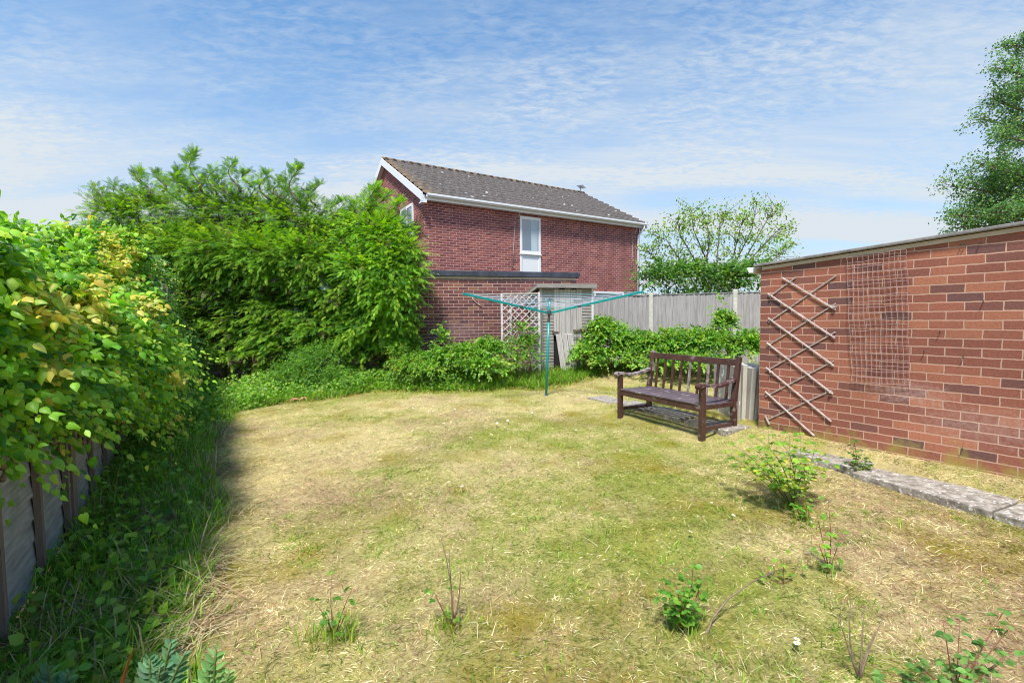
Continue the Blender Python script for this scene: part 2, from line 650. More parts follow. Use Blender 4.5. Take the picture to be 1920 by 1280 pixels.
def T_spray(pairs=7, w=0.020, droop=0.35):
    """a flat fern-like conifer spray: a stalk, side fronds, and small fingers on each frond"""
    v, f = [], []

    def tri(a, b, ww):
        a = np.array(a)
        b = np.array(b)
        d = b - a
        s = np.array([d[1], -d[0], 0])
        s = s / (np.linalg.norm(s) + 1e-9) * ww
        n = len(v)
        v.extend([a - s, a + s, b])
        f.append((n, n + 1, n + 2))

    def z(y):
        return -droop * y * y
    tri((0, 0, 0), (0, 0.6, z(0.6)), w * 0.8)
    tri((0, 0.5, z(0.5)), (0, 1.0, z(1.0)), w * 1.3)
    for i in range(pairs):
        y = 0.10 + 0.82 * i / pairs
        ln = 0.46 * (1 - 0.62 * (i / pairs)) * (0.8 if i == 0 else 1)
        for s in (-1, 1):
            yy = y + (0.05 if s > 0 else 0)
            e = (s * ln * 0.66, yy + ln * 0.72, z(yy) - 0.10 * ln - droop * 0.25 * ln)
            tri((0, yy, z(yy)), e, w * 1.25)
            if ln > 0.2:
                for q in (0.35, 0.62):
                    bx, by, bz = e[0] * q, yy + (e[1] - yy) * q, z(yy) + (e[2] - z(yy)) * q
                    l2 = ln * (0.42 - 0.2 * q)
                    tri((bx, by, bz), (bx + s * l2, by + l2 * 0.15, bz - 0.04), w * 0.95)
                    tri((bx, by, bz), (bx + s * l2 * 0.05, by + l2 * 1.05, bz - 0.02), w * 0.95)
    return np.array(v), np.array(f)


def T_blade(seg=2, w=0.05, bend=0.5):
    v = [(-w / 2, 0, 0), (w / 2, 0, 0)]
    f = []
    for i in range(1, seg):
        t = i / seg
        ww = w * (1 - 0.45 * t)
        v += [(-ww / 2, t, bend * t * t), (ww / 2, t, bend * t * t)]
        a = 2 * (i - 1)
        f += [(a, a + 1, a + 3), (a, a + 3, a + 2)]
    v.append((0, 0.96, bend))
    a = 2 * (seg - 1)
    f.append((a, a + 1, len(v) - 1))
    return np.array(v), np.array(f)


def sprigs(r, P, D, length, droop, k, tpl, size, colf, ang=0.7, hang=0.0, jit=0.25, up=(0, -0.3, 1.0), taper=0.35, face=None):
    """small shoots: from each point P a shoot runs along D, drooping, with k leaves set alternately along it"""
    n = len(P)
    D = norm(D)
    U = np.array(up)[None] + r.normal(0, 0.25, (n, 3))
    S = norm(np.cross(D, U))
    length = np.asarray(length).reshape(-1, 1)
    pos, LL, NN, SZ, ID = [], [], [], [], []
    for j in range(k):
        u = np.clip((j + 0.6) / k + r.normal(0, 0.04, (n, 1)), 0.02, 1)
        p = P + D * length * u
        p[:, 2:3] -= droop * length * u * u
        T = D.copy()
        T[:, 2:3] -= 2 * droop * u
        sg = 1.0 if j % 2 else -1.0
        a = ang * (1 - 0.75 * u)
        if j == k - 1:
            a = a * 0
        L = T * np.cos(a) + S * sg * np.sin(a) + np.array([0, 0, -hang]) + r.normal(0, jit, (n, 3))
        Nn = np.cross(S, T) + r.normal(0, jit, (n, 3))
        if face is not None:
            Nn = norm(Nn) + np.array(face)
        pos.append(p)
        LL.append(L)
        NN.append(Nn)
        SZ.append(size * (1 - taper * u[:, 0]) * (0.55 + 0.85 * r.random(n)))
        ID.append(np.arange(n))
    pos = np.concatenate(pos)
    ID = np.concatenate(ID)
    c, e, ne = colf(pos, ID)
    return instance(tpl, pos, norm(np.concatenate(LL)), norm(np.concatenate(NN)), np.concatenate(SZ), c, e, ne)


def palette(n, cols, weights, jitter=0.16, r=None):
    r = r or rng
    w = np.array(weights, float)
    w = w / w.sum()
    i = r.choice(len(cols), n, p=w)
    c = np.array(cols)[i]
    return np.clip(c * (1 + r.normal(0, jitter, (n, 1))) * (1 + r.normal(0, jitter * 0.3, (n, 3))), 0.004, 0.9)


def rdir(n, r=None):
    r = r or rng
    return norm(r.normal(size=(n, 3)))


# ================================================================ GROUND
# lawn edge, traced on the ground
_lb = [gp(*p) for p in ((250, 1275), (330, 1180), (385, 1090), (425, 1000), (425, 940), (398, 880), (408, 815), (440, 778))]
LBX = np.array([p.x for p in _lb])
LBY = np.array([p.y for p in _lb])
_bb = [gp(*p) for p in ((440, 775), (520, 757), (640, 745), (700, 728), (760, 717), (860, 717), (960, 722), (1010, 720), (1060, 706), (1150, 694), (1300, 690), (1420, 690))]
BBX = np.array([p.x for p in _bb])
BBY = np.array([p.y for p in _bb])


def border(x, y):
    """positive in the overgrown border, metres from the lawn's edge"""
    x = np.asarray(x, float)
    y = np.asarray(y, float)
    lx = np.interp(y, LBY, LBX, left=LBX[0] + 0.25)
    by = np.interp(x, BBX, BBY)
    wob = (fnoise(x, y, 0.5, 21) - 0.5) * 0.3
    a = (lx - x) + wob
    b = (y - by) + wob
    return np.maximum(a, b)


def lawn_mix(x, y):
    """how green (0 dry .. 1 green), how brown, how mossy the lawn is at a spot"""
    x = np.asarray(x, float)
    y = np.asarray(y, float)
    g = 0.40 + 2.1 * (fnoise(x, y, 1.1, 31, 4) - 0.5) + 1.15 * (fnoise(x, y, 0.20, 41, 3) - 0.5)
    g += 0.30 * np.exp(-(((x - 0.15) / 1.1) ** 2 + ((y - 5.2) / 1.4) ** 2))
    g += 0.26 * np.exp(-(((x - 0.9) / 0.8) ** 2 + ((y - 3.4) / 0.9) ** 2))
    g -= 0.42 * np.exp(-(((x + 1.6) / 0.8) ** 2 + ((y - 4.3) / 2.4) ** 2))
    g -= 0.40 * sstep(1.1, 2.2, x) * sstep(4.3, 3.2, y)
    g -= 0.25 * np.exp(-(((x + 0.6) / 1.6) ** 2 + ((y - 7.7) / 0.8) ** 2))
    g += 0.40 * np.exp(-((border(x, y)) / 0.14) ** 2)
    br = 0.2 + 1.7 * (fnoise(x, y, 0.7, 51, 3) - 0.5) + 0.34 * sstep(1.0, 2.4, x) * sstep(4.2, 3.0, y) + 0.8 * (fnoise(x, y, 0.17, 46, 2) - 0.5)
    br += 0.35 * np.exp(-(((x + 1.7) / 0.7) ** 2 + ((y - 4.0) / 2.2) ** 2)) + 0.22 * sstep(2.8, 2.0, y)
    ms = 1.7 * (fnoise(x, y, 0.42, 61, 3) - 0.56) + 0.10 * sstep(3.5, 2.4, y)
    return np.clip(g, 0, 1), np.clip(br, 0, 1), np.clip(ms * 1.4, 0, 1)


STRAW = np.array((0.582, 0.479, 0.216))
PALE = np.array((0.791, 0.719, 0.432))
GREEN = np.array((0.135, 0.222, 0.029))
OLIVE = np.array((0.312, 0.327, 0.064))
BROWN = np.array((0.356, 0.226, 0.15))
MOSS = np.array((0.28, 0.22, 0.02))
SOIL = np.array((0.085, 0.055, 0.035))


def build_ground():
    xs = np.concatenate([-np.geomspace(400, 9.5, 26), np.arange(-9, 9.01, 0.075), np.geomspace(9.5, 400, 26)])
    ys = np.concatenate([-np.geomspace(400, 1.2, 20), np.arange(-1, 13.01, 0.075), np.geomspace(13.5, 700, 32)])
    X, Y = np.meshgrid(xs, ys, indexing='ij')
    Z = ground_z(X, Y)
    far = (np.abs(X) > 9) | (Y > 13)
    Z = np.where(far, np.clip(Z, 0.0, 0.2), Z)
    nx, ny = X.shape
    V = np.stack([X, Y, Z], -1).reshape(-1, 3)
    i = np.arange(nx - 1)[:, None] * ny + np.arange(ny - 1)[None]
    i = i.ravel()
    T = np.concatenate([np.stack([i, i + ny, i + ny + 1], -1), np.stack([i, i + ny + 1, i + 1], -1)])
    g, br, ms = lawn_mix(X.ravel(), Y.ravel())
    bd = border(X.ravel(), Y.ravel())
    c = STRAW * (1 - g[:, None]) + OLIVE * g[:, None]
    c = c * (1 - 0.6 * br[:, None]) + BROWN * 0.6 * br[:, None]
    c = c * (1 - ms[:, None]) + MOSS * ms[:, None]
    c = c * 0.80
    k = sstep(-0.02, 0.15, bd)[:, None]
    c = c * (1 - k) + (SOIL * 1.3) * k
    m, t, b = new_mat('dry_lawn_soil')
    a = N(t, 'ShaderNodeVertexColor', layer_name='Col')
    tc = N(t, 'ShaderNodeTexCoord')
    n1 = N(t, 'ShaderNodeTexNoise', ins={'Scale': 45.0, 'Detail': 8.0, 'Roughness': 0.75})
    LK(t, tc.outputs['Object'], n1.inputs['Vector'])
    mr = N(t, 'ShaderNodeMapRange', ins={'From Min': 0.3, 'From Max': 0.7, 'To Min': 0.6, 'To Max': 1.35})
    LK(t, n1.outputs['Fac'], mr.inputs['Value'])
    mx = N(t, 'ShaderNodeMix', data_type='RGBA', blend_type='MULTIPLY', ins={'Factor': 1.0})
    LK(t, a.outputs['Color'], mx.inputs['A'])
    LK(t, mr.outputs[0], mx.inputs['B'])
    LK(t, mx.outputs['Result'], b.inputs['Base Color'])
    b.inputs['Roughness'].default_value = 0.95
    b.inputs['Specular IOR Level'].default_value = 0.1
    bp = N(t, 'ShaderNodeBump', ins={'Strength': 1.0, 'Distance': 0.012})
    LK(t, n1.outputs['Fac'], bp.inputs['Height'])
    LK(t, bp.outputs[0], b.inputs['Normal'])
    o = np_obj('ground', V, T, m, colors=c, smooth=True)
    tag(o, 'gently uneven garden ground under the patchy dry lawn', 'ground', kind='structure')


build_ground()

# ================================================================ HOUSE
hp = at(795, 380, 13.75)
HF = Frame(hp.x, hp.y, math.atan2(0.533, 0.846))
H_L = HF.hit(1199, 500)[0]
z_gut = HF.hit(796.2, 366.4)[1]
H_D = 6.86
rp_ = at(728, 300, 16.65)
z_ridge = rp_.z
brick_house = brick_mat('dark_red_brick', [(0.0, (0.17, 0.060, 0.058)), (0.35, (0.245, 0.080, 0.073)), (0.8, (0.285, 0.096, 0.085)), (0.97, (0.33, 0.115, 0.085)), (1.0, (0.40, 0.16, 0.12))],
                        (0.62, 0.38, 0.36), sat_noise=0.15, mortar_size=0.006, depth=0.003)


def tile_material():
    m, t, b = new_mat('concrete_roof_tiles')
    b.inputs['Roughness'].default_value = 0.9
    tc = N(t, 'ShaderNodeTexCoord')
    sp = N(t, 'ShaderNodeSeparateXYZ')
    LK(t, tc.outputs['Object'], sp.inputs[0])
    n1 = N(t, 'ShaderNodeTexNoise', ins={'Scale': 7.0, 'Detail': 8.0, 'Roughness': 0.8})
    LK(t, tc.outputs['Object'], n1.inputs['Vector'])
    r = N(t, 'ShaderNodeValToRGB')
    r.color_ramp.elements[0].position = 0.32
    r.color_ramp.elements[0].color = (0.060, 0.052, 0.050, 1)
    r.color_ramp.elements[1].position = 0.68
    r.color_ramp.elements[1].color = (0.175, 0.150, 0.142, 1)
    LK(t, n1.outputs['Fac'], r.inputs[0])
    # pale lichen spots
    vo = N(t, 'ShaderNodeTexVoronoi', ins={'Scale': 2.6, 'Randomness': 1.0})
    LK(t, tc.outputs['Object'], vo.inputs['Vector'])
    k = math_node(t, 'LESS_THAN', vo.outputs['Distance'], 0.13)
    mx = N(t, 'ShaderNodeMix', data_type='RGBA')
    LK(t, math_node(t, 'MULTIPLY', k, 0.75), mx.inputs['Factor'])
    LK(t, r.outputs[0], mx.inputs['A'])
    mx.inputs['B'].default_value = (0.55, 0.53, 0.50, 1)
    # orange lichen and moss near the verge and along the ridge
    n2 = N(t, 'ShaderNodeTexNoise', ins={'Scale': 6.0, 'Detail': 6.0, 'Roughness': 0.8})
    LK(t, tc.outputs['Object'], n2.inputs['Vector'])
    verge = math_node(t, 'SUBTRACT', 1.0, math_node(t, 'DIVIDE', sp.outputs['X'], 0.42), clamp=True)
    rid = math_node(t, 'DIVIDE', math_node(t, 'SUBTRACT', sp.outputs['Z'], z_ridge - 0.12), 0.2, clamp=True)
    near = math_node(t, 'MAXIMUM', verge, rid)
    nn = math_node(t, 'MULTIPLY', math_node(t, 'SUBTRACT', n2.outputs['Fac'], 0.40), 5.0, clamp=True)
    kk = math_node(t, 'MULTIPLY', near, nn, clamp=True)
    mx2 = N(t, 'ShaderNodeMix', data_type='RGBA')
    LK(t, math_node(t, 'MULTIPLY', kk, 0.55), mx2.inputs['Factor'])
    LK(t, mx.outputs['Result'], mx2.inputs['A'])
    mx2.inputs['B'].default_value = (0.36, 0.22, 0.085, 1)
    # shadow under each course's lap, painted into the colour as dark wavy bands
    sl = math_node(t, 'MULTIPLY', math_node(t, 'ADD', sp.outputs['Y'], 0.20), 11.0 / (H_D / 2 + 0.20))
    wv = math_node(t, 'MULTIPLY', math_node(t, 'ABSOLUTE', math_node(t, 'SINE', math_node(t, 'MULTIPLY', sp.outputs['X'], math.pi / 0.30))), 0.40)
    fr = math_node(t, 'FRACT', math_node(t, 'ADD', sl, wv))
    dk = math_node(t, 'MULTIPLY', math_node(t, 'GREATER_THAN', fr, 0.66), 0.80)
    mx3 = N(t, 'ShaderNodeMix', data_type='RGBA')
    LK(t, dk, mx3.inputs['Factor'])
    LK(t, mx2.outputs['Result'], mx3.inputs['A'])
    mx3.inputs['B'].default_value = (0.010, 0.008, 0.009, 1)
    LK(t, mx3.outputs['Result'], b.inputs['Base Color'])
    return m


def build_house():
    root = empty('brick_house', HF.o, HF.a)
    tag(root, 'two storey dark red brick house with grey tiled gable roof beyond the back wall', 'house')
    L = H_L
    ze = z_gut - 0.06
    MB().box(0, L, 0, 0.25, -0.2, ze + 0.02).build('front_wall', brick_house, root)
    # gable walls
    for x0, x1 in ((0.0, 0.25), (L - 0.25, L)):
        g = MB()
        pr = [(0.25, -0.2), (H_D, -0.2), (H_D, ze), (H_D / 2, z_ridge - 0.16), (0.25, ze + 0.10)]
        n = len(pr)
        g.v = [(x0, y, z) for y, z in pr] + [(x1, y, z) for y, z in pr]
        g.f = [tuple(reversed(range(n))), tuple(range(n, 2 * n))] + [(i, (i + 1) % n, n + (i + 1) % n, n + i) for i in range(n)]
        g.build('gable_wall', brick_house, root)
    MB().box(0.25, L - 0.25, H_D - 0.25, H_D, -0.2, ze).build('rear_wall', brick_house, root)
    # roof: wavy interlocking tiles in stepped courses on both slopes
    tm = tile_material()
    e_y, e_z = -0.20, z_gut + 0.015
    r_y, r_z = H_D / 2, z_ridge
    sl = math.hypot(r_y - e_y, r_z - e_z)
    courses = 11
    xs = np.arange(-0.12, L + 0.14, 0.05)
    V, T = [], []
    for side in (0, 1):
        for c in range(courses):
            for end in (0, 1):
                tt = (c + end * 1.04) / courses
                lift = (-0.004 if end else 0.058)
                wave = 0.030 * np.abs(np.sin((xs + 0.075 * (c % 2)) * math.pi / 0.30)) + rng.normal(0, 0.0025, len(xs))
                yy = e_y + (r_y - e_y) * tt
                zz = e_z + (r_z - e_z) * tt + lift + wave
                yv = np.full_like(xs, yy)
                if side:
                    yv = H_D - yv
                V.append(np.stack([xs, yv, zz], -1))
                if not end:     # the butt edge of the course
                    V.append(np.stack([xs, yv, zz - 0.07], -1))
    V2 = np.concatenate(V)
    nx = len(xs)
    k = 0
    for side in (0, 1):
        for c in range(courses):
            a, bt, tp = k, k + nx, k + 2 * nx
            i = np.arange(nx - 1)
            q = [np.stack([a + i, a + i + 1, tp + i + 1], -1), np.stack([a + i, tp + i + 1, tp + i], -1),
                 np.stack([bt + i, bt + i + 1, a + i + 1], -1), np.stack([bt + i, a + i + 1, a + i], -1)]
            T += q
            k += 3 * nx
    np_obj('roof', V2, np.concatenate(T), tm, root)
    rd = MB()
    x = -0.12
    while x < L + 0.1:
        x2 = min(x + 0.44, L + 0.13)
        h = rng.normal(0, 0.006)
        rd.tube([(x, r_y, r_z - 0.01 + h), (x2, r_y, r_z - 0.005 + h)], [0.105, 0.095], 10)
        x = x2
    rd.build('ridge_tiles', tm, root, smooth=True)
    # fascia, soffit, gutter
    MB().box(0.02, L + 0.1, -0.165, -0.14, ze - 0.10, ze + 0.045).build('fascia', M['upvc'], root)
    MB().box(0.02, L + 0.1, -0.14, -0.003, ze - 0.098, ze - 0.08).build('soffit', M['upvc'], root)
    g = MB()
    prof = [(-0.17, 0.05), (-0.17, 0.0), (-0.20, -0.045), (-0.25, -0.045), (-0.285, 0.0), (-0.285, 0.052), (-0.275, 0.052), (-0.272, 0.0), (-0.245, -0.033), (-0.205, -0.033), (-0.18, 0.0), (-0.18, 0.05)]
    n = len(prof)
    g.v = [(0.0, y, ze + 0.02 + z) for y, z in prof] + [(L + 0.13, y, ze + 0.02 + z) for y, z in prof]
    g.f = [(i, (i + 1) % n, n + (i + 1) % n, n + i) for i in range(n)] + [tuple(reversed(range(n))), tuple(range(n, 2 * n))]
    g.build('gutter', M['upvc'], root)
    # bargeboards with boxed foot
    for x0 in (-0.16, L + 0.13):
        bb = MB()
        dz = 0.20
        for s in (0, 1):
            yA, yB = (e_y - 0.04, r_y) if not s else (H_D - e_y + 0.04, r_y)
            bb.hexa([(x0, yA, e_z - dz - 0.04), (x0 + 0.03, yA, e_z - dz - 0.04), (x0 + 0.03, yB, r_z - dz), (x0, yB, r_z - dz),
                     (x0, yA, e_z + 0.0), (x0 + 0.03, yA, e_z + 0.0), (x0 + 0.03, yB, r_z + 0.03), (x0, yB, r_z + 0.03)])
        bb.build('bargeboard', M['upvc'], root)
        b2 = MB()
        xx = x0 + 0.034 if x0 < 0 else L + 0.003
        b2.box(xx, xx + 0.12, e_y - 0.035, -0.004, ze - 0.2, ze - 0.105)
        if x0 < 0:
            b2.box(x0 + 0.0, x0 + 0.031, e_y - 0.036, -0.003, ze - 0.2, e_z - 0.245)
            b2.box(xx, xx + 0.12, -0.137, -0.004, ze - 0.104, ze + 0.05)
        b2.build('eaves_box', M['upvc'], root)
        so = MB()
        xa, xb = (x0 + 0.033, -0.003) if x0 < 0 else (L + 0.003, x0 - 0.003)
        for s in (0, 1):
            ya, yb = (0.0, r_y) if not s else (H_D, r_y)
            so.hexa([(xa, ya, e_z - 0.08), (xb, ya, e_z - 0.08), (xb, yb, r_z - 0.16), (xa, yb, r_z - 0.16),
                     (xa, ya, e_z - 0.06), (xb, ya, e_z - 0.06), (xb, yb, r_z - 0.14), (xa, yb, r_z - 0.14)])
        so.build('verge_soffit', M['upvc'], root)
    # downpipe
    xd = HF.hit(1194.5, 500)[0]
    dp = MB()
    dp.tube([(xd + 0.14, -0.23, ze - 0.02), (xd + 0.13, -0.22, ze - 0.12), (xd, -0.06, ze - 0.40), (xd, -0.055, ze - 0.5), (xd, -0.055, 0.1)], 0.042, 10)
    pipe = dp.build('downpipe', M['upvc'], root, smooth=True)
    for zz in (4.0, 2.2):
        MB().box(xd - 0.06, xd + 0.06, -0.11, -0.003, zz, zz + 0.05).build('pipe_clip', M['upvc'], pipe)
    # upstairs window with white infill panel
    glass, t, b = new_mat('window_glass')
    b.inputs['Base Color'].default_value = (0.10, 0.16, 0.22, 1)
    b.inputs['Roughness'].default_value = 0.03
    b.inputs['Specular IOR Level'].default_value = 1.0
    b.inputs['Coat Weight'].default_value = 1.0
    b.inputs['Coat IOR'].default_value = 2.0
    M['glass'] = glass
    x0, zt = HF.hit(974.0, 404)
    x1, _ = HF.hit(1012.8, 407)
    _, zb = HF.hit(993, 510)
    _, zp = HF.hit(993, 473)
    w = MB()
    fw = 0.085
    w.box(x0, x0 + fw, -0.03, 0, zb, zt - 0.01)
    w.box(x1 - fw, x1, -0.03, 0, zb, zt - 0.01)
    w.box(x0 + fw, x1 - fw, -0.03, 0, zt - 0.11, zt - 0.01)
    w.box(x0 + fw, x1 - fw, -0.03, 0, zp - 0.05, zp + 0.04)
    win = w.build('window', M['upvc'], root, bevel=0.006)
    MB().box(x0 + fw, x1 - fw, -0.012, -0.003, zb, zp - 0.05).build('infill_panel', M['upvc'], win)
    MB().box(x0 + fw, x1 - fw, -0.012, -0.003, zp + 0.04, zt - 0.11).build('pane', glass, win)
    cu = MB()
    cm = plain('net_curtain', (0.62, 0.72, 0.80), 0.8)
    xa = x0 + (x1 - x0) * 0.55
    for i in range(7):
        xx = xa + (x1 - fw - 0.03 - xa) * i / 7
        cu.box(xx, xx + 0.02, -0.0155, -0.0125, zp + 0.05, zt - 0.12)
    cu.build('curtain', cm, win)
    MB().box(x0 - 0.02, x1 + 0.02, -0.06, -0.001, zp - 0.085, zp - 0.055).build('window_sill', M['upvc'], win)
    # downstairs window, half hidden by the fence
    xa, zt = HF.hit(1113, 546)
    xb, _ = HF.hit(1169, 548)
    w = MB()
    w.box(xa - 0.9, xb, -0.03, 0, zt - 0.08, zt)
    w.box(xb - 0.08, xb, -0.03, 0, zt - 1.2, zt - 0.08)
    w.box(xa - 0.9, xb - 0.08, -0.03, 0, zt - 1.28, zt - 1.2)
    w.box(xa - 0.9, xa - 0.82, -0.03, 0, zt - 1.2, zt - 0.08)
    w.box(xa + 0.02, xa + 0.08, -0.03, 0, zt - 1.2, zt - 0.08)
    win = w.build('window', M['upvc'], root)
    dg, t, b = new_mat('dark_glass')
    b.inputs['Base Color'].default_value = (0.03, 0.035, 0.04, 1)
    b.inputs['Roughness'].default_value = 0.05
    MB().box(xa - 0.82, xa + 0.02, -0.012, -0.003, zt - 1.2, zt - 0.08).build('pane', dg, win)
    MB().box(xa + 0.08, xb - 0.08, -0.012, -0.003, zt - 1.2, zt - 0.08).build('pane', dg, win)
    # gable window
    GF = Frame(HF.o.x, HF.o.y, HF.a + R(90))
    ya = GF.hit(775.5, 400)[0]
    yb = GF.hit(752, 400)[0]
    zt = GF.hit(765, 386)[1]
    w = MB()
    y0, y1 = min(ya, yb), max(ya, yb)
    z0 = zt - 1.25
    w.box(-0.03, 0, y0, y0 + 0.08, z0, zt)
    w.box(-0.03, 0, y1 - 0.08, y1, z0, zt)
    w.box(-0.03, 0, (y0 + y1) / 2 - 0.04, (y0 + y1) / 2 + 0.04, z0 + 0.08, zt - 0.08)
    w.box(-0.03, 0, y0 + 0.08, y1 - 0.08, zt - 0.08, zt)
    w.box(-0.03, 0, y0 + 0.08, y1 - 0.08, z0, z0 + 0.08)
    win = w.build('window', M['upvc'], root)
    MB().box(-0.012, -0.003, y0 + 0.08, (y0 + y1) / 2 - 0.04, z0 + 0.08, zt - 0.08).build('pane', glass, win)
    MB().box(-0.012, -0.003, (y0 + y1) / 2 + 0.04, y1 - 0.08, z0 + 0.08, zt - 0.08).build('pane', glass, win)
    # cables
    cab = plain('pale_cable', (0.55, 0.50, 0.47), 0.6)
    for (pa, pb_, drop) in (((966, 400), (961, 505), 0), ((1185, 432), (1186, 510), 0)):
        xa, za = HF.hit(*pa)
        xb, zb_ = HF.hit(*pb_)
        pts = [(xa + 0.12, -0.15, za + 0.08), (xa + 0.06, -0.12, za - 0.12), (xa - 0.02, -0.02, za - 0.1), (xa + (xb - xa) * 0.5, -0.012, (za + zb_) / 2), (xb, -0.012, zb_)]
        MB().tube(pts, 0.011, 6).build('cable', cab, root, smooth=True)
    # aerial
    am = M['metal_dark']
    r0 = HF.I @ at(1104, 362, (HF.M @ Vector((L - 0.9, r_y, 0))).y)
    a = MB()
    ax = r0.x
    a.tube([(ax, r_y, r_z - 0.05), (ax, r_y, r_z + 0.32)], 0.015, 6)
    a.tube([(ax - 0.35, r_y - 0.35, r_z + 0.22), (ax + 0.35, r_y + 0.25, r_z + 0.32)], 0.011, 6)
    for i in range(9):
        f = i / 8
        cx, cy, cz = ax - 0.35 + 0.7 * f, r_y - 0.35 + 0.6 * f, r_z + 0.22 + 0.1 * f
        a.tube([(cx - 0.09, cy + 0.11, cz), (cx + 0.09, cy - 0.11, cz)], 0.007, 5)
    a.build('aerial', am, root)


build_house()

# ================================================================ FLAT ROOFED BRICK OUTBUILDING
ep = at(765, 600, 10.3)
EA = math.atan2(0.27, 0.963)
EF = Frame(ep.x, ep.y, EA)


def build_outbuilding():
    root = empty('brick_outbuilding', EF.o, EF.a)
    tag(root, 'single storey purple brown brick outbuilding with dark flat roof edge in front of the house', 'outbuilding')
    xr, _ = EF.hit(1080.5, 600)
    xr2, zt2 = EF.hit(1086, 511.3)
    _, zt1 = EF.hit(800, 506.5)
    zt = (zt1 + zt2) / 2
    _, zb = EF.hit(900, 513.5)
    hb = 0.13
    x8, z8 = EF.hit(782, 555)
    x9, z9 = EF.hit(840, 600)
    bm_ = brick_mat('purple_brown_brick', [(0.0, (0.10, 0.045, 0.048)), (0.4, (0.155, 0.062, 0.062)), (0.8, (0.19, 0.075, 0.068)), (1.0, (0.25, 0.12, 0.075))],
                    (0.52, 0.37, 0.32), sat_noise=0.18, mortar_size=0.0055,
                    blotch=[(x8, z8, 0.75, 0.45, 0.55, (0.035, 0.022, 0.022)), (x9 + 0.2, z9 - 0.25, 0.9, 0.35, 0.30, (0.46, 0.36, 0.36))])
    w = MB()
    w.box(-0.75, xr, 0, 0.22, -0.2, zt - hb - 0.05)
    w.box(xr - 0.22, xr, 0.22, 2.6, -0.2, zt - hb - 0.05)
    w.box(-0.75, -0.53, 0.22, 2.6, -0.2, zt - hb - 0.05)
    w.box(-0.53, xr - 0.22, 2.38, 2.6, -0.2, zt - hb - 0.05)
    w.build('wall', bm_, root)
    MB().box(-0.75, xr - 0.01, -0.006, 0.2, zt - hb - 0.05, zt - hb).build('mortar_fillet', M['render_strip'], root)
    r = MB()
    r.box(-0.81, xr2, -0.05, 2.66, zt - hb, zt)
    r.build('flat_roof', M['black_felt'], root, bevel=0.012)
    # old cable loop on the wall
    xa, za = EF.hit(884, 557)
    pts = []
    for (px, py) in ((885, 556), (887, 562), (892, 567), (899, 572), (903, 574)):
        x, z = EF.hit(px, py, -0.01)
        pts.append((x, -0.012, z))
    MB().tube(pts, 0.008, 6).build('cable', plain('old_cable', (0.5, 0.42, 0.38), 0.6), root, smooth=True)


build_outbuilding()

# ================================================================ GARAGE ON THE RIGHT
GF_ = Frame(GO[0], GO[1], math.atan2(GX[1], GX[0]))


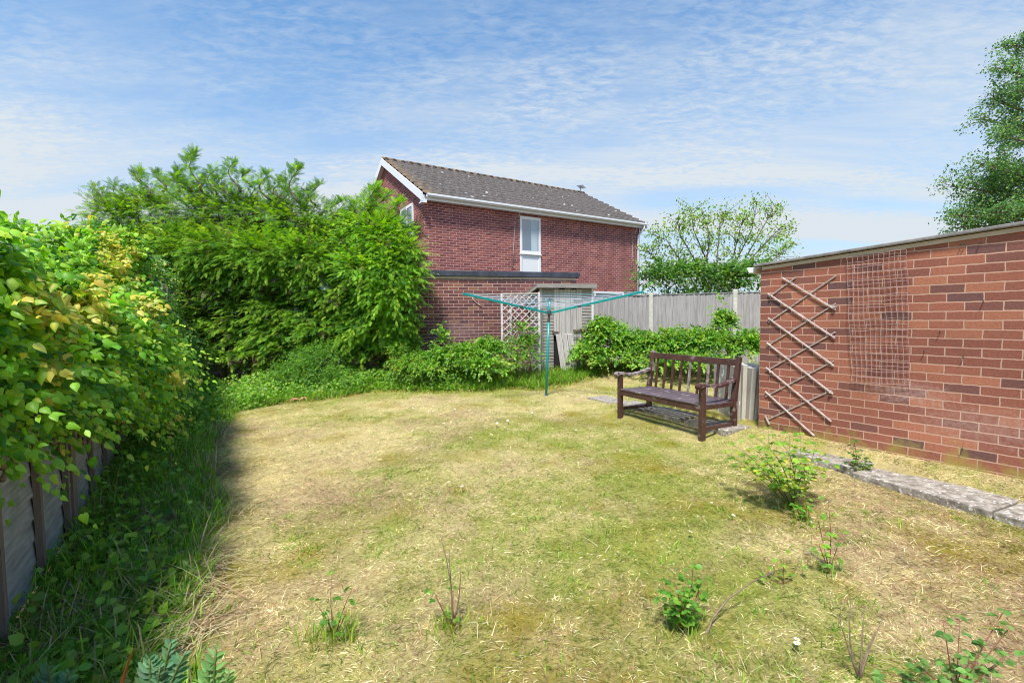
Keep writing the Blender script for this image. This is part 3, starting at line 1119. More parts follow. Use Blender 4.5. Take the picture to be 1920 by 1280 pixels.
def build_garage():
    root = empty('brick_garage', GF_.o, GF_.a)
    tag(root, 'low red brick garage wall with thin grey roof edge, trellis and mesh hanging on it', 'garage')
    _, zl = GF_.hit(1424, 495.5)
    xr, zr = GF_.hit(1919, 416.5)
    slope = (zr - zl) / xr
    x1 = 7.0
    zcourse = GF_.hit(1425, 600.6)[1]
    ph = -(zcourse % 0.075) - 0.0
    xe, ze_ = GF_.hit(1700, 735)
    bm_ = brick_mat('red_garage_brick', [(0.0, (0.115, 0.066, 0.068)), (0.05, (0.17, 0.078, 0.066)), (0.3, (0.25, 0.092, 0.064)), (0.75, (0.315, 0.117, 0.076)), (1.0, (0.39, 0.155, 0.092))],
                    (0.52, 0.32, 0.24), phase=(0.0, ph), sat_noise=0.24, depth=0.006, mortar_size=0.0057,
                    moss=(0.26, 0.7, (0.33, 0.30, 0.06)),
                    blotch=[(xe, ze_, 0.40, 0.16, 0.40, (0.55, 0.42, 0.38)), (xe + 0.5, ze_ - 0.22, 0.6, 0.22, 0.28, (0.55, 0.43, 0.38))])
    w = MB()
    w.hexa([(0, 0, -0.2), (x1, 0, -0.2), (x1, 0.22, -0.2), (0, 0.22, -0.2), (0, 0, zl - 0.07), (x1, 0, zl - 0.07 + slope * x1), (x1, 0.22, zl - 0.07 + slope * x1), (0, 0.22, zl - 0.07)])
    w.box(0, 0.22, 0.22, 3.0, -0.2, zl - 0.08)
    w.box(0.22, x1, 2.8, 3.0, -0.2, zl - 0.08)
    w.build('wall', bm_, root)
    f = MB()
    f.hexa([(0.02, -0.012, zl - 0.068), (x1, -0.012, zl - 0.068 + slope * x1), (x1, 0.1, zl - 0.068 + slope * x1), (0.02, 0.1, zl - 0.068),
            (0.02, -0.012, zl - 0.032), (x1, -0.012, zl - 0.03 + slope * x1), (x1, 0.1, zl - 0.03 + slope * x1), (0.02, 0.1, zl - 0.032)])
    f.build('mortar_fillet', M['render_strip'], root)
    r = MB()
    r.hexa([(-0.06, -0.05, zl - 0.028), (x1, -0.05, zl - 0.028 + slope * x1), (x1, 3.05, zl - 0.06 + slope * x1), (-0.06, 3.05, zl - 0.06),
            (-0.06, -0.05, zl), (x1, -0.05, zl + slope * x1), (x1, 3.05, zl - 0.03 + slope * x1), (-0.06, 3.05, zl - 0.03)])
    r.build('roof', M['grey_felt'], root, bevel=0.006)
    g = MB()
    g.hexa([(-0.125, -0.03, zl - 0.095), (-0.075, -0.03, zl - 0.095), (-0.075, 2.9, zl - 0.11), (-0.125, 2.9, zl - 0.11),
            (-0.155, -0.03, zl - 0.03), (-0.055, -0.03, zl - 0.03), (-0.055, 2.9, zl - 0.045), (-0.155, 2.9, zl - 0.045)])
    g.build('gutter', M['upvc'], root, bevel=0.01)
    # little metal fixings left in the mortar
    for (px, py) in ((1802.6, 459.7), (1809, 459), (1838, 455), (1844.5, 564.6), (1763, 622), (1806.7, 669.4), (1805, 841), (1733, 660)):
        x, z = GF_.hit(px, py, -0.005)
        k = MB()
        k.tube([(x, -0.001, z), (x + 0.002, -0.028, z)], 0.003, 6)
        k.tube([(x, -0.028, z - 0.008), (x + 0.001, -0.030, z + 0.010), (x + 0.006, -0.03, z + 0.014)], 0.003, 6)
        k.build('wall_hook', M['metal_dark'], root)


build_garage()


def build_wall_trellis():
    old = two_tone('weathered_batten', (0.38, 0.31, 0.29), (0.66, 0.58, 0.56), 18, 0.35, 0.65, aniso=(1, 1, 1), bump=0.002)
    older = two_tone('weathered_batten_brown', (0.28, 0.21, 0.185), (0.46, 0.37, 0.33), 18, 0.35, 0.65, bump=0.002)
    root = empty('expanding_trellis', GF_.M @ Vector((0.3, -0.01, 0.2)), GF_.a)
    tag(root, 'expanding grey wooden lattice trellis hanging open on the red brick garage wall', 'trellis')
    off = Vector((0.3, -0.01, 0.2))

    def bat(pa, pb, yo, mat):
        xa, za = GF_.hit(*pa, yo)
        xb, zb = GF_.hit(*pb, yo)
        a = Vector((xa, yo, za)) - off
        b = Vector((xb, yo, zb)) - off
        MB().beam(a, b, 0.0145, 0.010, up=(0, 1, 0)).build('batten', mat, root, bevel=0.001)
    for a, b in (((1466.8, 520.5), (1566.6, 580.2)), ((1439.4, 550), (1566, 633.7)), ((1440, 595.7), (1563.1, 685)), ((1437.3, 642), (1561.7, 738.4)),
                 ((1435.9, 688.5), (1558.9, 789.8)), ((1434.5, 733.5), (1526.6, 816.5)), ((1434.5, 778.5), (1442.5, 795))):
        bat(a, b, -0.0165, old)
    for a, b in (((1441.5, 557), (1491.4, 520.5)), ((1440.8, 604), (1567.3, 517)), ((1437.3, 649), (1567.3, 569)), ((1435.9, 695.5), (1566, 622.4)),
                 ((1435.2, 743.4), (1563.1, 676.6)), ((1435.9, 787.7), (1559, 731.4))):
        bat(a, b, -0.0062, older)
    for (px, py) in ((1444, 553), (1564, 575), (1445, 697), (1557, 735)):
        x, z = GF_.hit(px, py, -0.02)
        p = Vector((x, -0.02, z)) - off
        MB().box(p.x - 0.008, p.x + 0.012, -0.024, 0.010, p.z - 0.008, p.z + 0.008).build('spacer_block', old, root)


build_wall_trellis()


def build_wall_mesh():
    mm = plain('brown_plastic_mesh', (0.36, 0.24, 0.235), 0.5)
    o0 = GF_.M @ Vector((1.0, -0.012, 1.0))
    off = Vector((1.0, -0.012, 1.0))
    yo = -0.025
    c = [Vector((GF_.hit(*p, yo)[0], yo, GF_.hit(*p, yo)[1])) - off for p in ((1588, 483.5), (1700.5, 467), (1706.5, 722), (1598, 716))]
    m = MB()
    nc, nr = 11, 22

    def pt(u, v):
        p = (c[0] * (1 - u) + c[1] * u) * (1 - v) + (c[3] * (1 - u) + c[2] * u) * v
        return p + Vector((0.004 * math.sin(v * 23 + u * 3), -0.006 + 0.008 * math.sin(v * 9 + u * 5), 0.003 * math.sin(u * 17 + v * 2)))
    for i in range(nc + 1):
        u = i / nc
        m.tube([pt(u, v / 22) for v in range(23)], 0.0021, 5)
    for j in range(nr + 1):
        v = j / nr
        m.tube([pt(u / 11, v) for u in range(12)], 0.0021, 5)
    o = m.build('mesh_panel', mm)
    o.location = o0
    o.rotation_euler = (0, 0, GF_.a)
    tag(o, 'brown square plastic climbing mesh hung flat on the red brick garage wall', 'garden mesh')


build_wall_mesh()

# ================================================================ FENCE AT THE BACK RIGHT
_a = at(1221, 600, 11.55)
_b = at(1378, 600, 10.85)
FFA = math.atan2(_b.y - _a.y, _b.x - _a.x)
FF = Frame(_a.x, _a.y, FFA)
PITCH_F = (_b - _a).xy.length


def build_back_fence():
    root = empty('board_fence', FF.o, FF.a)
    tag(root, 'weathered grey feather edge board fence with pale concrete posts behind the brambles', 'fence')
    wood = two_tone('silvered_boards', (0.22, 0.195, 0.185), (0.47, 0.44, 0.43), 5, 0.25, 0.75, aniso=(6, 6, 0.45), bump=0.003)
    conc = two_tone('concrete_post', (0.46, 0.45, 0.38), (0.62, 0.60, 0.52), 12, 0.35, 0.65)
    _, zt = FF.hit(1300, 551.5)
    _, zpost = FF.hit(1221, 549.5)
    for k in (-1, 0, 1, 2):
        x0 = k * PITCH_F
        w = MB()
        x = x0 - PITCH_F + 0.05
        e = x0 - 0.05
        if k == -1:
            x = x0 - PITCH_F * 0.15
        while x < e - 0.02:
            wd = min(0.105 + rng.normal(0, 0.004), e - x)
            d = rng.normal(0, 0.003)
            top = zt + rng.normal(0, 0.004)
            w.hexa([(x, -0.012 + d, 0.1), (x + wd + 0.006, -0.026 + d, 0.1), (x + wd + 0.006, -0.008 + d, 0.1), (x, -0.004 + d, 0.1),
                    (x, -0.012 + d, top), (x + wd + 0.006, -0.026 + d, top), (x + wd + 0.006, -0.008 + d, top), (x, -0.004 + d, top)])
            x += wd
        w.box(x0 - PITCH_F + 0.05 if k != -1 else x0 - PITCH_F * 0.15, e, -0.035, 0.02, zt + 0.006, zt + 0.022)
        w.build('fence_panel', wood, root)
        if k in (0, 1, 2):
            p = MB().box(x0 - 0.047, x0 + 0.047, -0.065, 0.04, -0.1, zpost + (0.03 if k == 1 else 0.0))
            p.build('concrete_post', conc, root, bevel=0.012)


build_back_fence()

# ================================================================ SHED
SF = Frame(at(1014, 600, 10.2).x, 10.2, EA)


def build_shed():
    root = empty('garden_shed', SF.o, SF.a)
    tag(root, 'small derelict grey timber shed with lap boards and broken plank door', 'shed')
    lap = two_tone('grey_lap_boards', (0.17, 0.145, 0.13), (0.40, 0.365, 0.34), 8, 0.3, 0.7, aniso=(0.8, 1, 6), bump=0.003)
    plank = two_tone('pale_door_planks', (0.27, 0.235, 0.22), (0.58, 0.54, 0.52), 6, 0.3, 0.72, aniso=(7, 4, 0.4), bump=0.004)
    trim = two_tone('shed_trim', (0.34, 0.30, 0.27), (0.52, 0.48, 0.44), 9, 0.3, 0.7, aniso=(2, 2, 0.5))
    xr, _ = SF.hit(1111, 600)
    _, zt = SF.hit(1060, 541)
    _, zf = SF.hit(1060, 533)
    D = 0.75
    dl, _ = SF.hit(1037.5, 600)
    dr, _ = SF.hit(1090.5, 600)

    def laps(x0, x1, y0, z0, z1, face, name):
        m = MB()
        z = z0
        while z < z1 - 0.01:
            h = min(0.068, z1 - z)
            t_ = 0.010 + rng.normal(0, 0.0015)
            sag = rng.normal(0, 0.003)
            if face == 'F':
                m.hexa([(x0, y0 - t_, z + sag), (x1, y0 - t_, z - sag), (x1, y0 + 0.02, z), (x0, y0 + 0.02, z), (x0, y0, z + h + 0.004), (x1, y0, z + h + 0.004), (x1, y0 + 0.02, z + h), (x0, y0 + 0.02, z + h)])
            else:
                m.hexa([(y0 - t_, x0, z), (y0 + 0.02, x0, z), (y0 + 0.02, x1, z), (y0 - t_, x1, z), (y0, x0, z + h + 0.004), (y0 + 0.02, x0, z + h), (y0 + 0.02, x1, z + h), (y0, x1, z + h + 0.004)])
            z += h
        m.build(name, lap, root)
    laps(0.03, dl, 0, 0.15, zt, 'F', 'front_boards')
    laps(dr, xr - 0.03, 0, 0.15, zt, 'F', 'front_boards')
    laps(0.04, D, 0, 0.15, zt - 0.12, 'S', 'side_boards')
    m = MB()
    m.box(0.02, xr, D, D + 0.02, 0.15, zt - 0.2)
    m.box(xr - 0.02, xr, 0.03, D, 0.15, zt - 0.12)
    m.build('back_wall', lap, root)
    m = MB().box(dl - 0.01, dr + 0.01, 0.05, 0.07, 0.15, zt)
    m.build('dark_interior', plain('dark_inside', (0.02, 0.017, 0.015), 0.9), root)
    m = MB()
    m.box(-0.03, 0.03, -0.025, 0.03, 0.12, zt)
    m.build('corner_post', trim, root)
    MB().box(xr - 0.03, xr + 0.015, -0.025, 0.03, 0.12, zt).build('corner_post', plain('white_post', (0.66, 0.66, 0.64), 0.6, noise=0.1), root)
    # roof
    bx, bz = SF.hit(986, 548)
    m = MB()
    dz = 0.17
    m.hexa([(-0.12, -0.10, zf - 0.035), (xr + 0.05, -0.10, zf - 0.035), (xr + 0.05, D + 0.05, zf - 0.035 - dz), (-0.12, D + 0.05, zf - 0.035 - dz),
            (-0.12, -0.10, zf), (xr + 0.05, -0.10, zf), (xr + 0.05, D + 0.05, zf - dz), (-0.12, D + 0.05, zf - dz)])
    m.build('roof', M['grey_felt'], root)
    MB().box(-0.125, xr + 0.055, -0.12, -0.101, zf - 0.085, zf + 0.006).build('fascia_board', two_tone('fascia_wood', (0.20, 0.18, 0.165), (0.36, 0.33, 0.31), 8, 0.3, 0.7, aniso=(0.4, 2, 5)), root)
    m = MB()
    m.hexa([(-0.125, -0.10, zf - 0.09), (-0.105, -0.10, zf - 0.09), (-0.105, D + 0.05, zf - 0.09 - dz), (-0.125, D + 0.05, zf - 0.09 - dz),
            (-0.125, -0.10, zf - 0.036), (-0.105, -0.10, zf - 0.036), (-0.105, D + 0.05, zf - 0.036 - dz), (-0.125, D + 0.05, zf - 0.036 - dz)])
    m.build('verge_board', trim, root)
    # door: upper planks upright, lower ones split and leaning out
    _, zbreak = SF.hit(1050, 626)
    door = MB()
    n = 5
    wdt = (dr - dl) / n
    for i in range(n):
        x0 = dl + i * wdt + 0.004
        z0 = zbreak - 0.02 + rng.uniform(-0.02, 0.02) if i < 3 else 0.28
        door.box(x0, x0 + wdt - 0.006, -0.018 - 0.002 * (i % 2), 0.0, z0, zt - 0.01 - 0.012 * (i % 2))
    d = door.build('door', plank, root)
    low = MB()
    for i in range(3):
        x0 = dl + 0.06 + i * wdt
        low.hexa([(x0 + 0.06, -0.16, 0.2), (x0 + wdt + 0.05, -0.16, 0.2), (x0 + wdt + 0.05, -0.14, 0.2), (x0 + 0.06, -0.14, 0.2),
                  (x0 - 0.02, -0.04, zbreak + rng.uniform(-0.02, 0.03)), (x0 + wdt - 0.03, -0.04, zbreak + rng.uniform(-0.02, 0.02)), (x0 + wdt - 0.03, -0.022, zbreak), (x0 - 0.02, -0.022, zbreak)])
    low.build('broken_plank', plank, d)
    br = plain('brown_rail', (0.16, 0.09, 0.085), 0.7)
    xa, za = SF.hit(1074, 620)
    xb, zb = SF.hit(1095, 618)
    MB().beam((xa, -0.035, za), (xb, -0.035, zb), 0.02, 0.05, up=(0, 0, 1)).build('door_rail', br, d)
    xa, za = SF.hit(1075, 563)
    xb, zb = SF.hit(1092, 563)
    MB().beam((xa, -0.03, za), (xb, -0.03, zb), 0.015, 0.03, up=(0, 0, 1)).build('door_hinge', br, d)
    xa, za = SF.hit(1037, 622)
    MB().beam((xa - 0.03, -0.03, za), (xa + 0.12, -0.03, za - 0.01), 0.015, 0.03).build('door_hinge', br, d)


build_shed()


def build_shed_trellis():
    TF = Frame(at(941, 600, 9.95).x, 9.95, 0.06)
    root = empty('diamond_trellis', TF.o, TF.a)
    tag(root, 'tall white painted diamond lattice trellis panel standing left of the shed', 'trellis')
    wp = two_tone('flaking_white_paint', (0.42, 0.36, 0.35), (0.64, 0.60, 0.59), 14, 0.35, 0.6, extra=((0.34, 0.26, 0.22), 6.0, 0.58, 0.72))
    x1, _ = TF.hit(1011, 600)
    _, zt = TF.hit(975, 549.5)
    z0 = 0.25
    lw = 0.018
    sp = 0.147

    def clip(c, s):
        pts = []
        # line z - z0 = s*(x) + c
        for x in (0.03, x1 - 0.02):
            z = s * x + c
            if z0 <= z <= zt - 0.03:
                pts.append((x, z))
        for z in (z0, zt - 0.03):
            x = (z - c) / s
            if 0.03 < x < x1 - 0.02:
                pts.append((x, z))
        pts = sorted(set((round(a, 4), round(b, 4)) for a, b in pts))
        return (pts[0], pts[-1]) if len(pts) >= 2 and abs(pts[0][0] - pts[-1][0]) > 0.02 else None
    k = -2.0
    i = 0
    for s, yo in ((1.0, -0.008), (-1.0, 0.008)):
        c = -2.0
        m = MB()
        while c < 4.5:
            q = clip(c, s)
            if q:
                j = rng.normal(0, 0.004)
                m.beam((q[0][0], yo, q[0][1] + j), (q[1][0], yo, q[1][1] - j), lw, 0.008, up=(0, 1, 0))
            c += sp
        m.build('lattice_laths', wp, root)
    MB().box(-0.022, 0.022, -0.02, 0.02, 0.75, zt).build('side_post', wp, root)
    MB().box(x1 - 0.022, x1 + 0.022, -0.02, 0.02, 0.18, zt + 0.02).build('side_post', wp, root)
    MB().box(0.023, x1 - 0.023, -0.018, 0.014, zt - 0.02, zt + 0.006).build('top_rail', two_tone('bare_rail', (0.36, 0.29, 0.25), (0.5, 0.44, 0.4), 9, 0.4, 0.6), root)
    xa, za = TF.hit(957, 575, 0.05)
    _, zb = TF.hit(957, 628, 0.05)
    MB().box(xa - 0.024, xa + 0.024, 0.03, 0.06, zb, za).build('middle_post', wp, root)


build_shed_trellis()

# ================================================================ LEFT FENCE
LF = Frame(-2.60, 2.50, math.atan2(0.84, -0.545))


def build_left_fence():
    root = empty('lap_fence', LF.o, LF.a)
    tag(root, 'low grey overlapping board fence down the left side, half buried in ivy', 'fence')
    wood = two_tone('grey_fence_boards', (0.17, 0.165, 0.155), (0.40, 0.40, 0.385), 6, 0.3, 0.72, aniso=(0.6, 1, 6), bump=0.004, extra=((0.13, 0.17, 0.10), 2.5, 0.52, 0.75))
    bat = two_tone('brown_batten', (0.13, 0.10, 0.08), (0.24, 0.19, 0.16), 9, 0.3, 0.7, aniso=(3, 3, 0.4))
    x = -3.2
    top = 1.46
    while x < 6.0:
        x2 = x + 1.83
        m = MB()
        z = 0.02
        while z < top:
            t_ = 0.012 + rng.normal(0, 0.002)
            h = 0.118
            a, b = rng.normal(0, 0.005, 2)
            m.hexa([(x, -t_ - 0.006, z + a), (x2, -t_ - 0.006, z + b), (x2, 0.008, z + b), (x, 0.008, z + a),
                    (x, -0.004, z + h + 0.02 + a), (x2, -0.004, z + h + 0.02 + b), (x2, 0.008, z + h + b), (x, 0.008, z + h + a)])
            z += h
        p = m.build('fence_panel', wood, root)
        for k in range(4):
            xx = x + 0.05 + k * (1.83 - 0.1) / 3
            MB().box(xx - 0.02, xx + 0.02, -0.048, -0.019, 0.0, top + 0.02).build('batten', bat, p)
        MB().box(x2 + 0.003, x2 + 0.077, -0.055, 0.04, -0.1, top + 0.05).build('post', bat, root)
        x = x2 + 0.08


build_left_fence()
# ================================================================ BENCH
def build_bench():
    nf = gp(1312, 825)
    ff = gp(1163, 783)
    d = (nf - ff)
    ang = math.atan2(d.y, d.x)
    o = Vector((ff.x, ff.y, min(nf.z, ff.z) - 0.005))
    L = d.xy.length + 0.03
    D = 0.52
    root = empty('garden_bench', o, ang)
    tag(root, 'dark brown wooden garden bench with slatted back and worn armrests on the lawn', 'bench')
    wood = two_tone('worn_brown_stain', (0.055, 0.024, 0.019), (0.095, 0.043, 0.033), 10, 0.35, 0.65, rough=0.5, aniso=(1, 1, 1), bump=0.0015, extra=((0.27, 0.22, 0.20), 9.0, 0.60, 0.72), spec=0.5)
    worn = two_tone('grey_worn_wood', (0.13, 0.085, 0.075), (0.36, 0.31, 0.30), 14, 0.4, 0.6, rough=0.6, bump=0.0015)
    seatm = two_tone('seat_stain', (0.075, 0.045, 0.055), (0.16, 0.12, 0.145), 16, 0.35, 0.65, rough=0.38, aniso=(0.5, 4, 4), extra=((0.32, 0.28, 0.27), 7.0, 0.60, 0.70), spec=0.6)
    s = 0.028
    bl = 0.003
    HA = 0.60
    HB = 0.90
    for x in (0.0, L):
        MB().box(x - s, x + s, -s, s, -0.02, HA).build('leg', wood, root, bevel=bl)
        m = MB()
        m.hexa([(x - s, D - s, -0.02), (x + s, D - s, -0.02), (x + s, D + s, -0.02), (x - s, D + s, -0.02),
                (x - s, D - s, 0.42), (x + s, D - s, 0.42), (x + s, D + s, 0.42), (x - s, D + s, 0.42)])
        m.hexa([(x - s, D - s, 0.4201), (x + s, D - s, 0.4201), (x + s, D + s, 0.4201), (x - s, D + s, 0.4201),
                (x - s, D + 0.055, HB), (x + s, D + 0.055, HB), (x + s, D + 0.055 + 0.045, HB), (x - s, D + 0.055 + 0.045, HB)])
        lg = m.build('leg', wood, root, bevel=bl)
        if x == 0.0:
            MB().hexa([(x - s - 0.002, D + 0.028, 0.62), (x + s + 0.002, D + 0.028, 0.62), (x + s + 0.002, D + 0.078, 0.62), (x - s - 0.002, D + 0.078, 0.62),
                       (x - s - 0.002, D + 0.053, HB + 0.002), (x + s + 0.002, D + 0.053, HB + 0.002), (x + s + 0.002, D + 0.102, HB + 0.002), (x - s - 0.002, D + 0.102, HB + 0.002)]).build('weathered_top', worn, lg, bevel=bl)
        # curved arm with a rolled front end
        pr = [(-0.075, HA - 0.015), (-0.085, HA + 0.010), (-0.070, HA + 0.034), (-0.03, HA + 0.042), (0.04, HA + 0.034), (0.13, HA + 0.016), (0.24, HA + 0.010), (0.34, HA + 0.020), (0.43, HA + 0.042), (D - 0.005, HA + 0.065)]
        lo = [(-0.058, HA - 0.022), (-0.035, HA - 0.004), (-0.03, HA + 0.001), (-0.01, HA + 0.001), (0.04, HA + 0.001), (0.13, HA - 0.016), (0.24, HA - 0.022), (0.34, HA - 0.014), (0.43, HA + 0.006), (D - 0.005, HA + 0.028)]
        m = MB()
        n = len(pr)
        w = 0.034
        for (y, z) in pr:
            m.v += [(x - w, y, z), (x + w, y, z)]
        for (y, z) in lo:
            m.v += [(x - w, y, z), (x + w, y, z)]
        for i in range(n - 1):
            a = 2 * i
            b = 2 * n + 2 * i
            m.f += [(a, a + 2, a + 3, a + 1), (b, b + 1, b + 3, b + 2), (a, b, b + 2, a + 2), (a + 1, a + 3, b + 3, b + 1)]
        m.f += [(0, 1, 2 * n + 1, 2 * n), (2 * n - 2, 4 * n - 2, 4 * n - 1, 2 * n - 1)]
        m.build('armrest', worn if x == 0.0 else two_tone('part_worn_arm', (0.075, 0.03, 0.026), (0.28, 0.24, 0.24), 9, 0.5, 0.62, rough=0.5), root, bevel=bl)
        MB().box(x - 0.016, x + 0.016, s + 0.001, D - s - 0.001, 0.345, 0.395).build('side_rail', wood, root, bevel=bl)
        MB().box(x - 0.014, x + 0.014, s + 0.001, D - s - 0.001, 0.115, 0.155).build('stretcher', wood, root, bevel=bl)
    MB().box(s + 0.001, L - s - 0.001, -0.020, 0.012, 0.325, 0.395).build('front_rail', wood, root, bevel=bl)
    MB().box(s + 0.001, L - s - 0.001, D - 0.015, D + 0.015, 0.35, 0.41).build('back_rail', wood, root, bevel=bl)
    # top rail
    m = MB()
    m.hexa([(s + 0.001, D + 0.041, 0.80), (L - s - 0.001, D + 0.041, 0.80), (L - s - 0.001, D + 0.070, 0.80), (s + 0.001, D + 0.070, 0.80),
            (s + 0.001, D + 0.048, 0.875), (L - s - 0.001, D + 0.048, 0.875), (L - s - 0.001, D + 0.078, 0.875), (s + 0.001, D + 0.078, 0.875)])
    m.build('top_rail', wood, root, bevel=bl)
    k = 6
    for i in range(k):
        y0 = -0.028 + i * (D + 0.01) / k
        dip = -0.012 * math.sin(math.pi * (i + 0.5) / k)
        x0, x1 = (s + 0.002, L - s - 0.002) if i in (0, k - 1) else (-0.02, L + 0.02)
        MB().box(x0, x1, y0, y0 + 0.068, 0.398 + dip, 0.416 + dip).build('seat_slat', seatm, root, bevel=0.004)
    n = 9
    for i in range(n):
        x = s + (L - 2 * s) * (i + 0.62) / (n + 0.24)
        m = MB()
        m.hexa([(x - 0.017, D + 0.001, 0.405), (x + 0.017, D + 0.001, 0.405), (x + 0.017, D + 0.016, 0.405), (x - 0.017, D + 0.016, 0.405),
                (x - 0.017, D + 0.046, 0.799), (x + 0.017, D + 0.046, 0.799), (x + 0.017, D + 0.062, 0.799), (x - 0.017, D + 0.062, 0.799)])
        m.build('back_slat', worn if i in (4, 6) else wood, root, bevel=0.002)


build_bench()

# ================================================================ ROTARY AIRER


def build_airer():
    foot = gp(1024, 742)
    foot.z -= 0.02
    root = empty('rotary_airer', foot)
    tag(root, 'teal green rotary washing line with three raised arms standing on the lawn', 'clothes airer')
    teal = plain('teal_enamel', (0.005, 0.27, 0.26), 0.3, noise=0.08, nscale=15)
    dk = plain('dark_plastic', (0.06, 0.065, 0.075), 0.4)
    top = at(1031.5, 561, foot.y) - foot
    hub = at(1029.7, 586, foot.y) - foot
    hublow = at(1028.8, 600, foot.y) - foot
    MB().tube([(0, 0, 0), hublow], 0.021, 14).build('lower_pole', teal, root, smooth=True)
    MB().tube([(0, 0, -0.05), (0, 0, 0.03)], 0.034, 14).build('ground_socket', plain('grey_socket', (0.2, 0.21, 0.2), 0.6), root, smooth=True)
    MB().tube([hublow, top], 0.0165, 14).build('upper_pole', teal, root, smooth=True)
    m = MB()
    m.tube([hublow - Vector((0, 0, 0.03)), hublow, hublow + Vector((0, 0, 0.001)), hub - Vector((0, 0, 0.03)), hub - Vector((0, 0, 0.028)), hub + Vector((0, 0, 0.03))],
           [0.024, 0.026, 0.020, 0.022, 0.046, 0.046], 16)
    m.build('hub', dk, root, smooth=False)
    m = MB()
    m.tube([top - Vector((0, 0, 0.02)), top + Vector((0, 0, 0.015))], 0.022, 12)
    m.build('pole_cap', dk, root)
    Rr = 1.58
    zt = at(871, 551, foot.y - 0.8).z - foot.z
    tips = []
    angs = (R(209.5), R(-29), R(88))
    for a in angs:
        dv = Vector((math.cos(a), math.sin(a), 0))
        p0 = hub + dv * 0.045
        p1 = Vector((hub.x, hub.y, 0)) + dv * Rr + Vector((0, 0, zt))
        tips.append((p0, p1))
        arm = MB().beam(p0, p1, 0.022, 0.034).build('arm', teal, root, bevel=0.003)
        MB().beam(p1 - (p1 - p0).normalized() * 0.015, p1 + (p1 - p0).normalized() * 0.02, 0.022, 0.034).build('end_cap', teal, arm)
        q = p0.lerp(p1, 0.33)
        MB().tube([top + Vector((0, 0, -0.02)) + dv * 0.02, q], 0.0055, 8).build('brace', dk, root)
        MB().beam(q - (p1 - p0).normalized() * 0.03, q + (p1 - p0).normalized() * 0.03, 0.024, 0.036).build('sleeve', dk, arm)
    ln = plain('washing_cord', (0.50, 0.55, 0.72), 0.5)
    lt = plain('teal_cord', (0.10, 0.45, 0.47), 0.5)
    for k in range(9):
        f = 0.30 + 0.69 * k / 8
        m = MB()
        for i in range(3):
            a = tips[i][0].lerp(tips[i][1], f) + Vector((0, 0, 0.016))
            b = tips[(i + 1) % 3][0].lerp(tips[(i + 1) % 3][1], f) + Vector((0, 0, 0.016))
            pts = []
            for j in range(7):
                u = j / 6
                p = a.lerp(b, u)
                p.z -= 0.035 * 4 * u * (1 - u) * (0.6 + 0.4 * f)
                pts.append(p)
            m.tube(pts, 0.0022, 5)
        m.build('washing_cord', lt if k % 4 == 0 else ln, root)


build_airer()

# ================================================================ PATH AND LEANING SLABS


def build_path():
    stone = two_tone('lichened_slab', (0.15, 0.125, 0.10), (0.38, 0.335, 0.285), 16, 0.35, 0.62, bump=0.008, extra=((0.62, 0.60, 0.56), 38.0, 0.58, 0.66))
    a = gp(1905, 985)
    p0 = Vector((3.42, 3.14))
    d = Vector((-0.405, 0.914)).normalized()
    nrm = Vector((d.y, -d.x))
    # slabs: (distance along, length, width, sideways, lift)
    m = MB()
    spec = [(-1.75, 0.90, 0.43, 0, 0.040), (-0.83, 0.86, 0.43, 0.0, 0.036), (0.045, 0.88, 0.43, 0.01, 0.024), (0.94, 0.6, 0.40, 0.02, 0.015),
            (2.25, 0.62, 0.40, 0.02, 0.030), (2.92, 0.64, 0.38, -0.02, 0.028), (4.30, 0.60, 0.34, -0.08, 0.026), (3.62, 0.58, 0.36, -0.02, 0.026)]
    for (t0, ln, w, sd, lift) in spec:
        pts = []
        nseg = 10
        for s_ in (0, 1):
            for k in range(nseg + 1):
                u = k / nseg
                if s_:
                    u = 1 - u
                off = (w / 2 if s_ else -w / 2) + rng.normal(0, 0.006) + sd
                q = p0 + d * (t0 + ln * u) + nrm * off
                pts.append(q)
        zs = [float(ground_z(q.x, q.y)) for q in pts]
        zt = float(np.mean(zs)) + lift
        n = len(pts)
        b = len(m.v)
        m.v += [(q.x, q.y, zt - 0.07) for q in pts] + [(q.x, q.y, zt) for q in pts]
        m.f += [tuple(b + n + i for i in range(n))] + [(b + i, b + (i + 1) % n, b + n + (i + 1) % n, b + n + i) for i in range(n)]
    o = m.build('path', stone, bevel=0.008)
    tag(o, 'line of worn concrete slabs running past the bench beside the garage', 'path', kind='structure')


build_path()


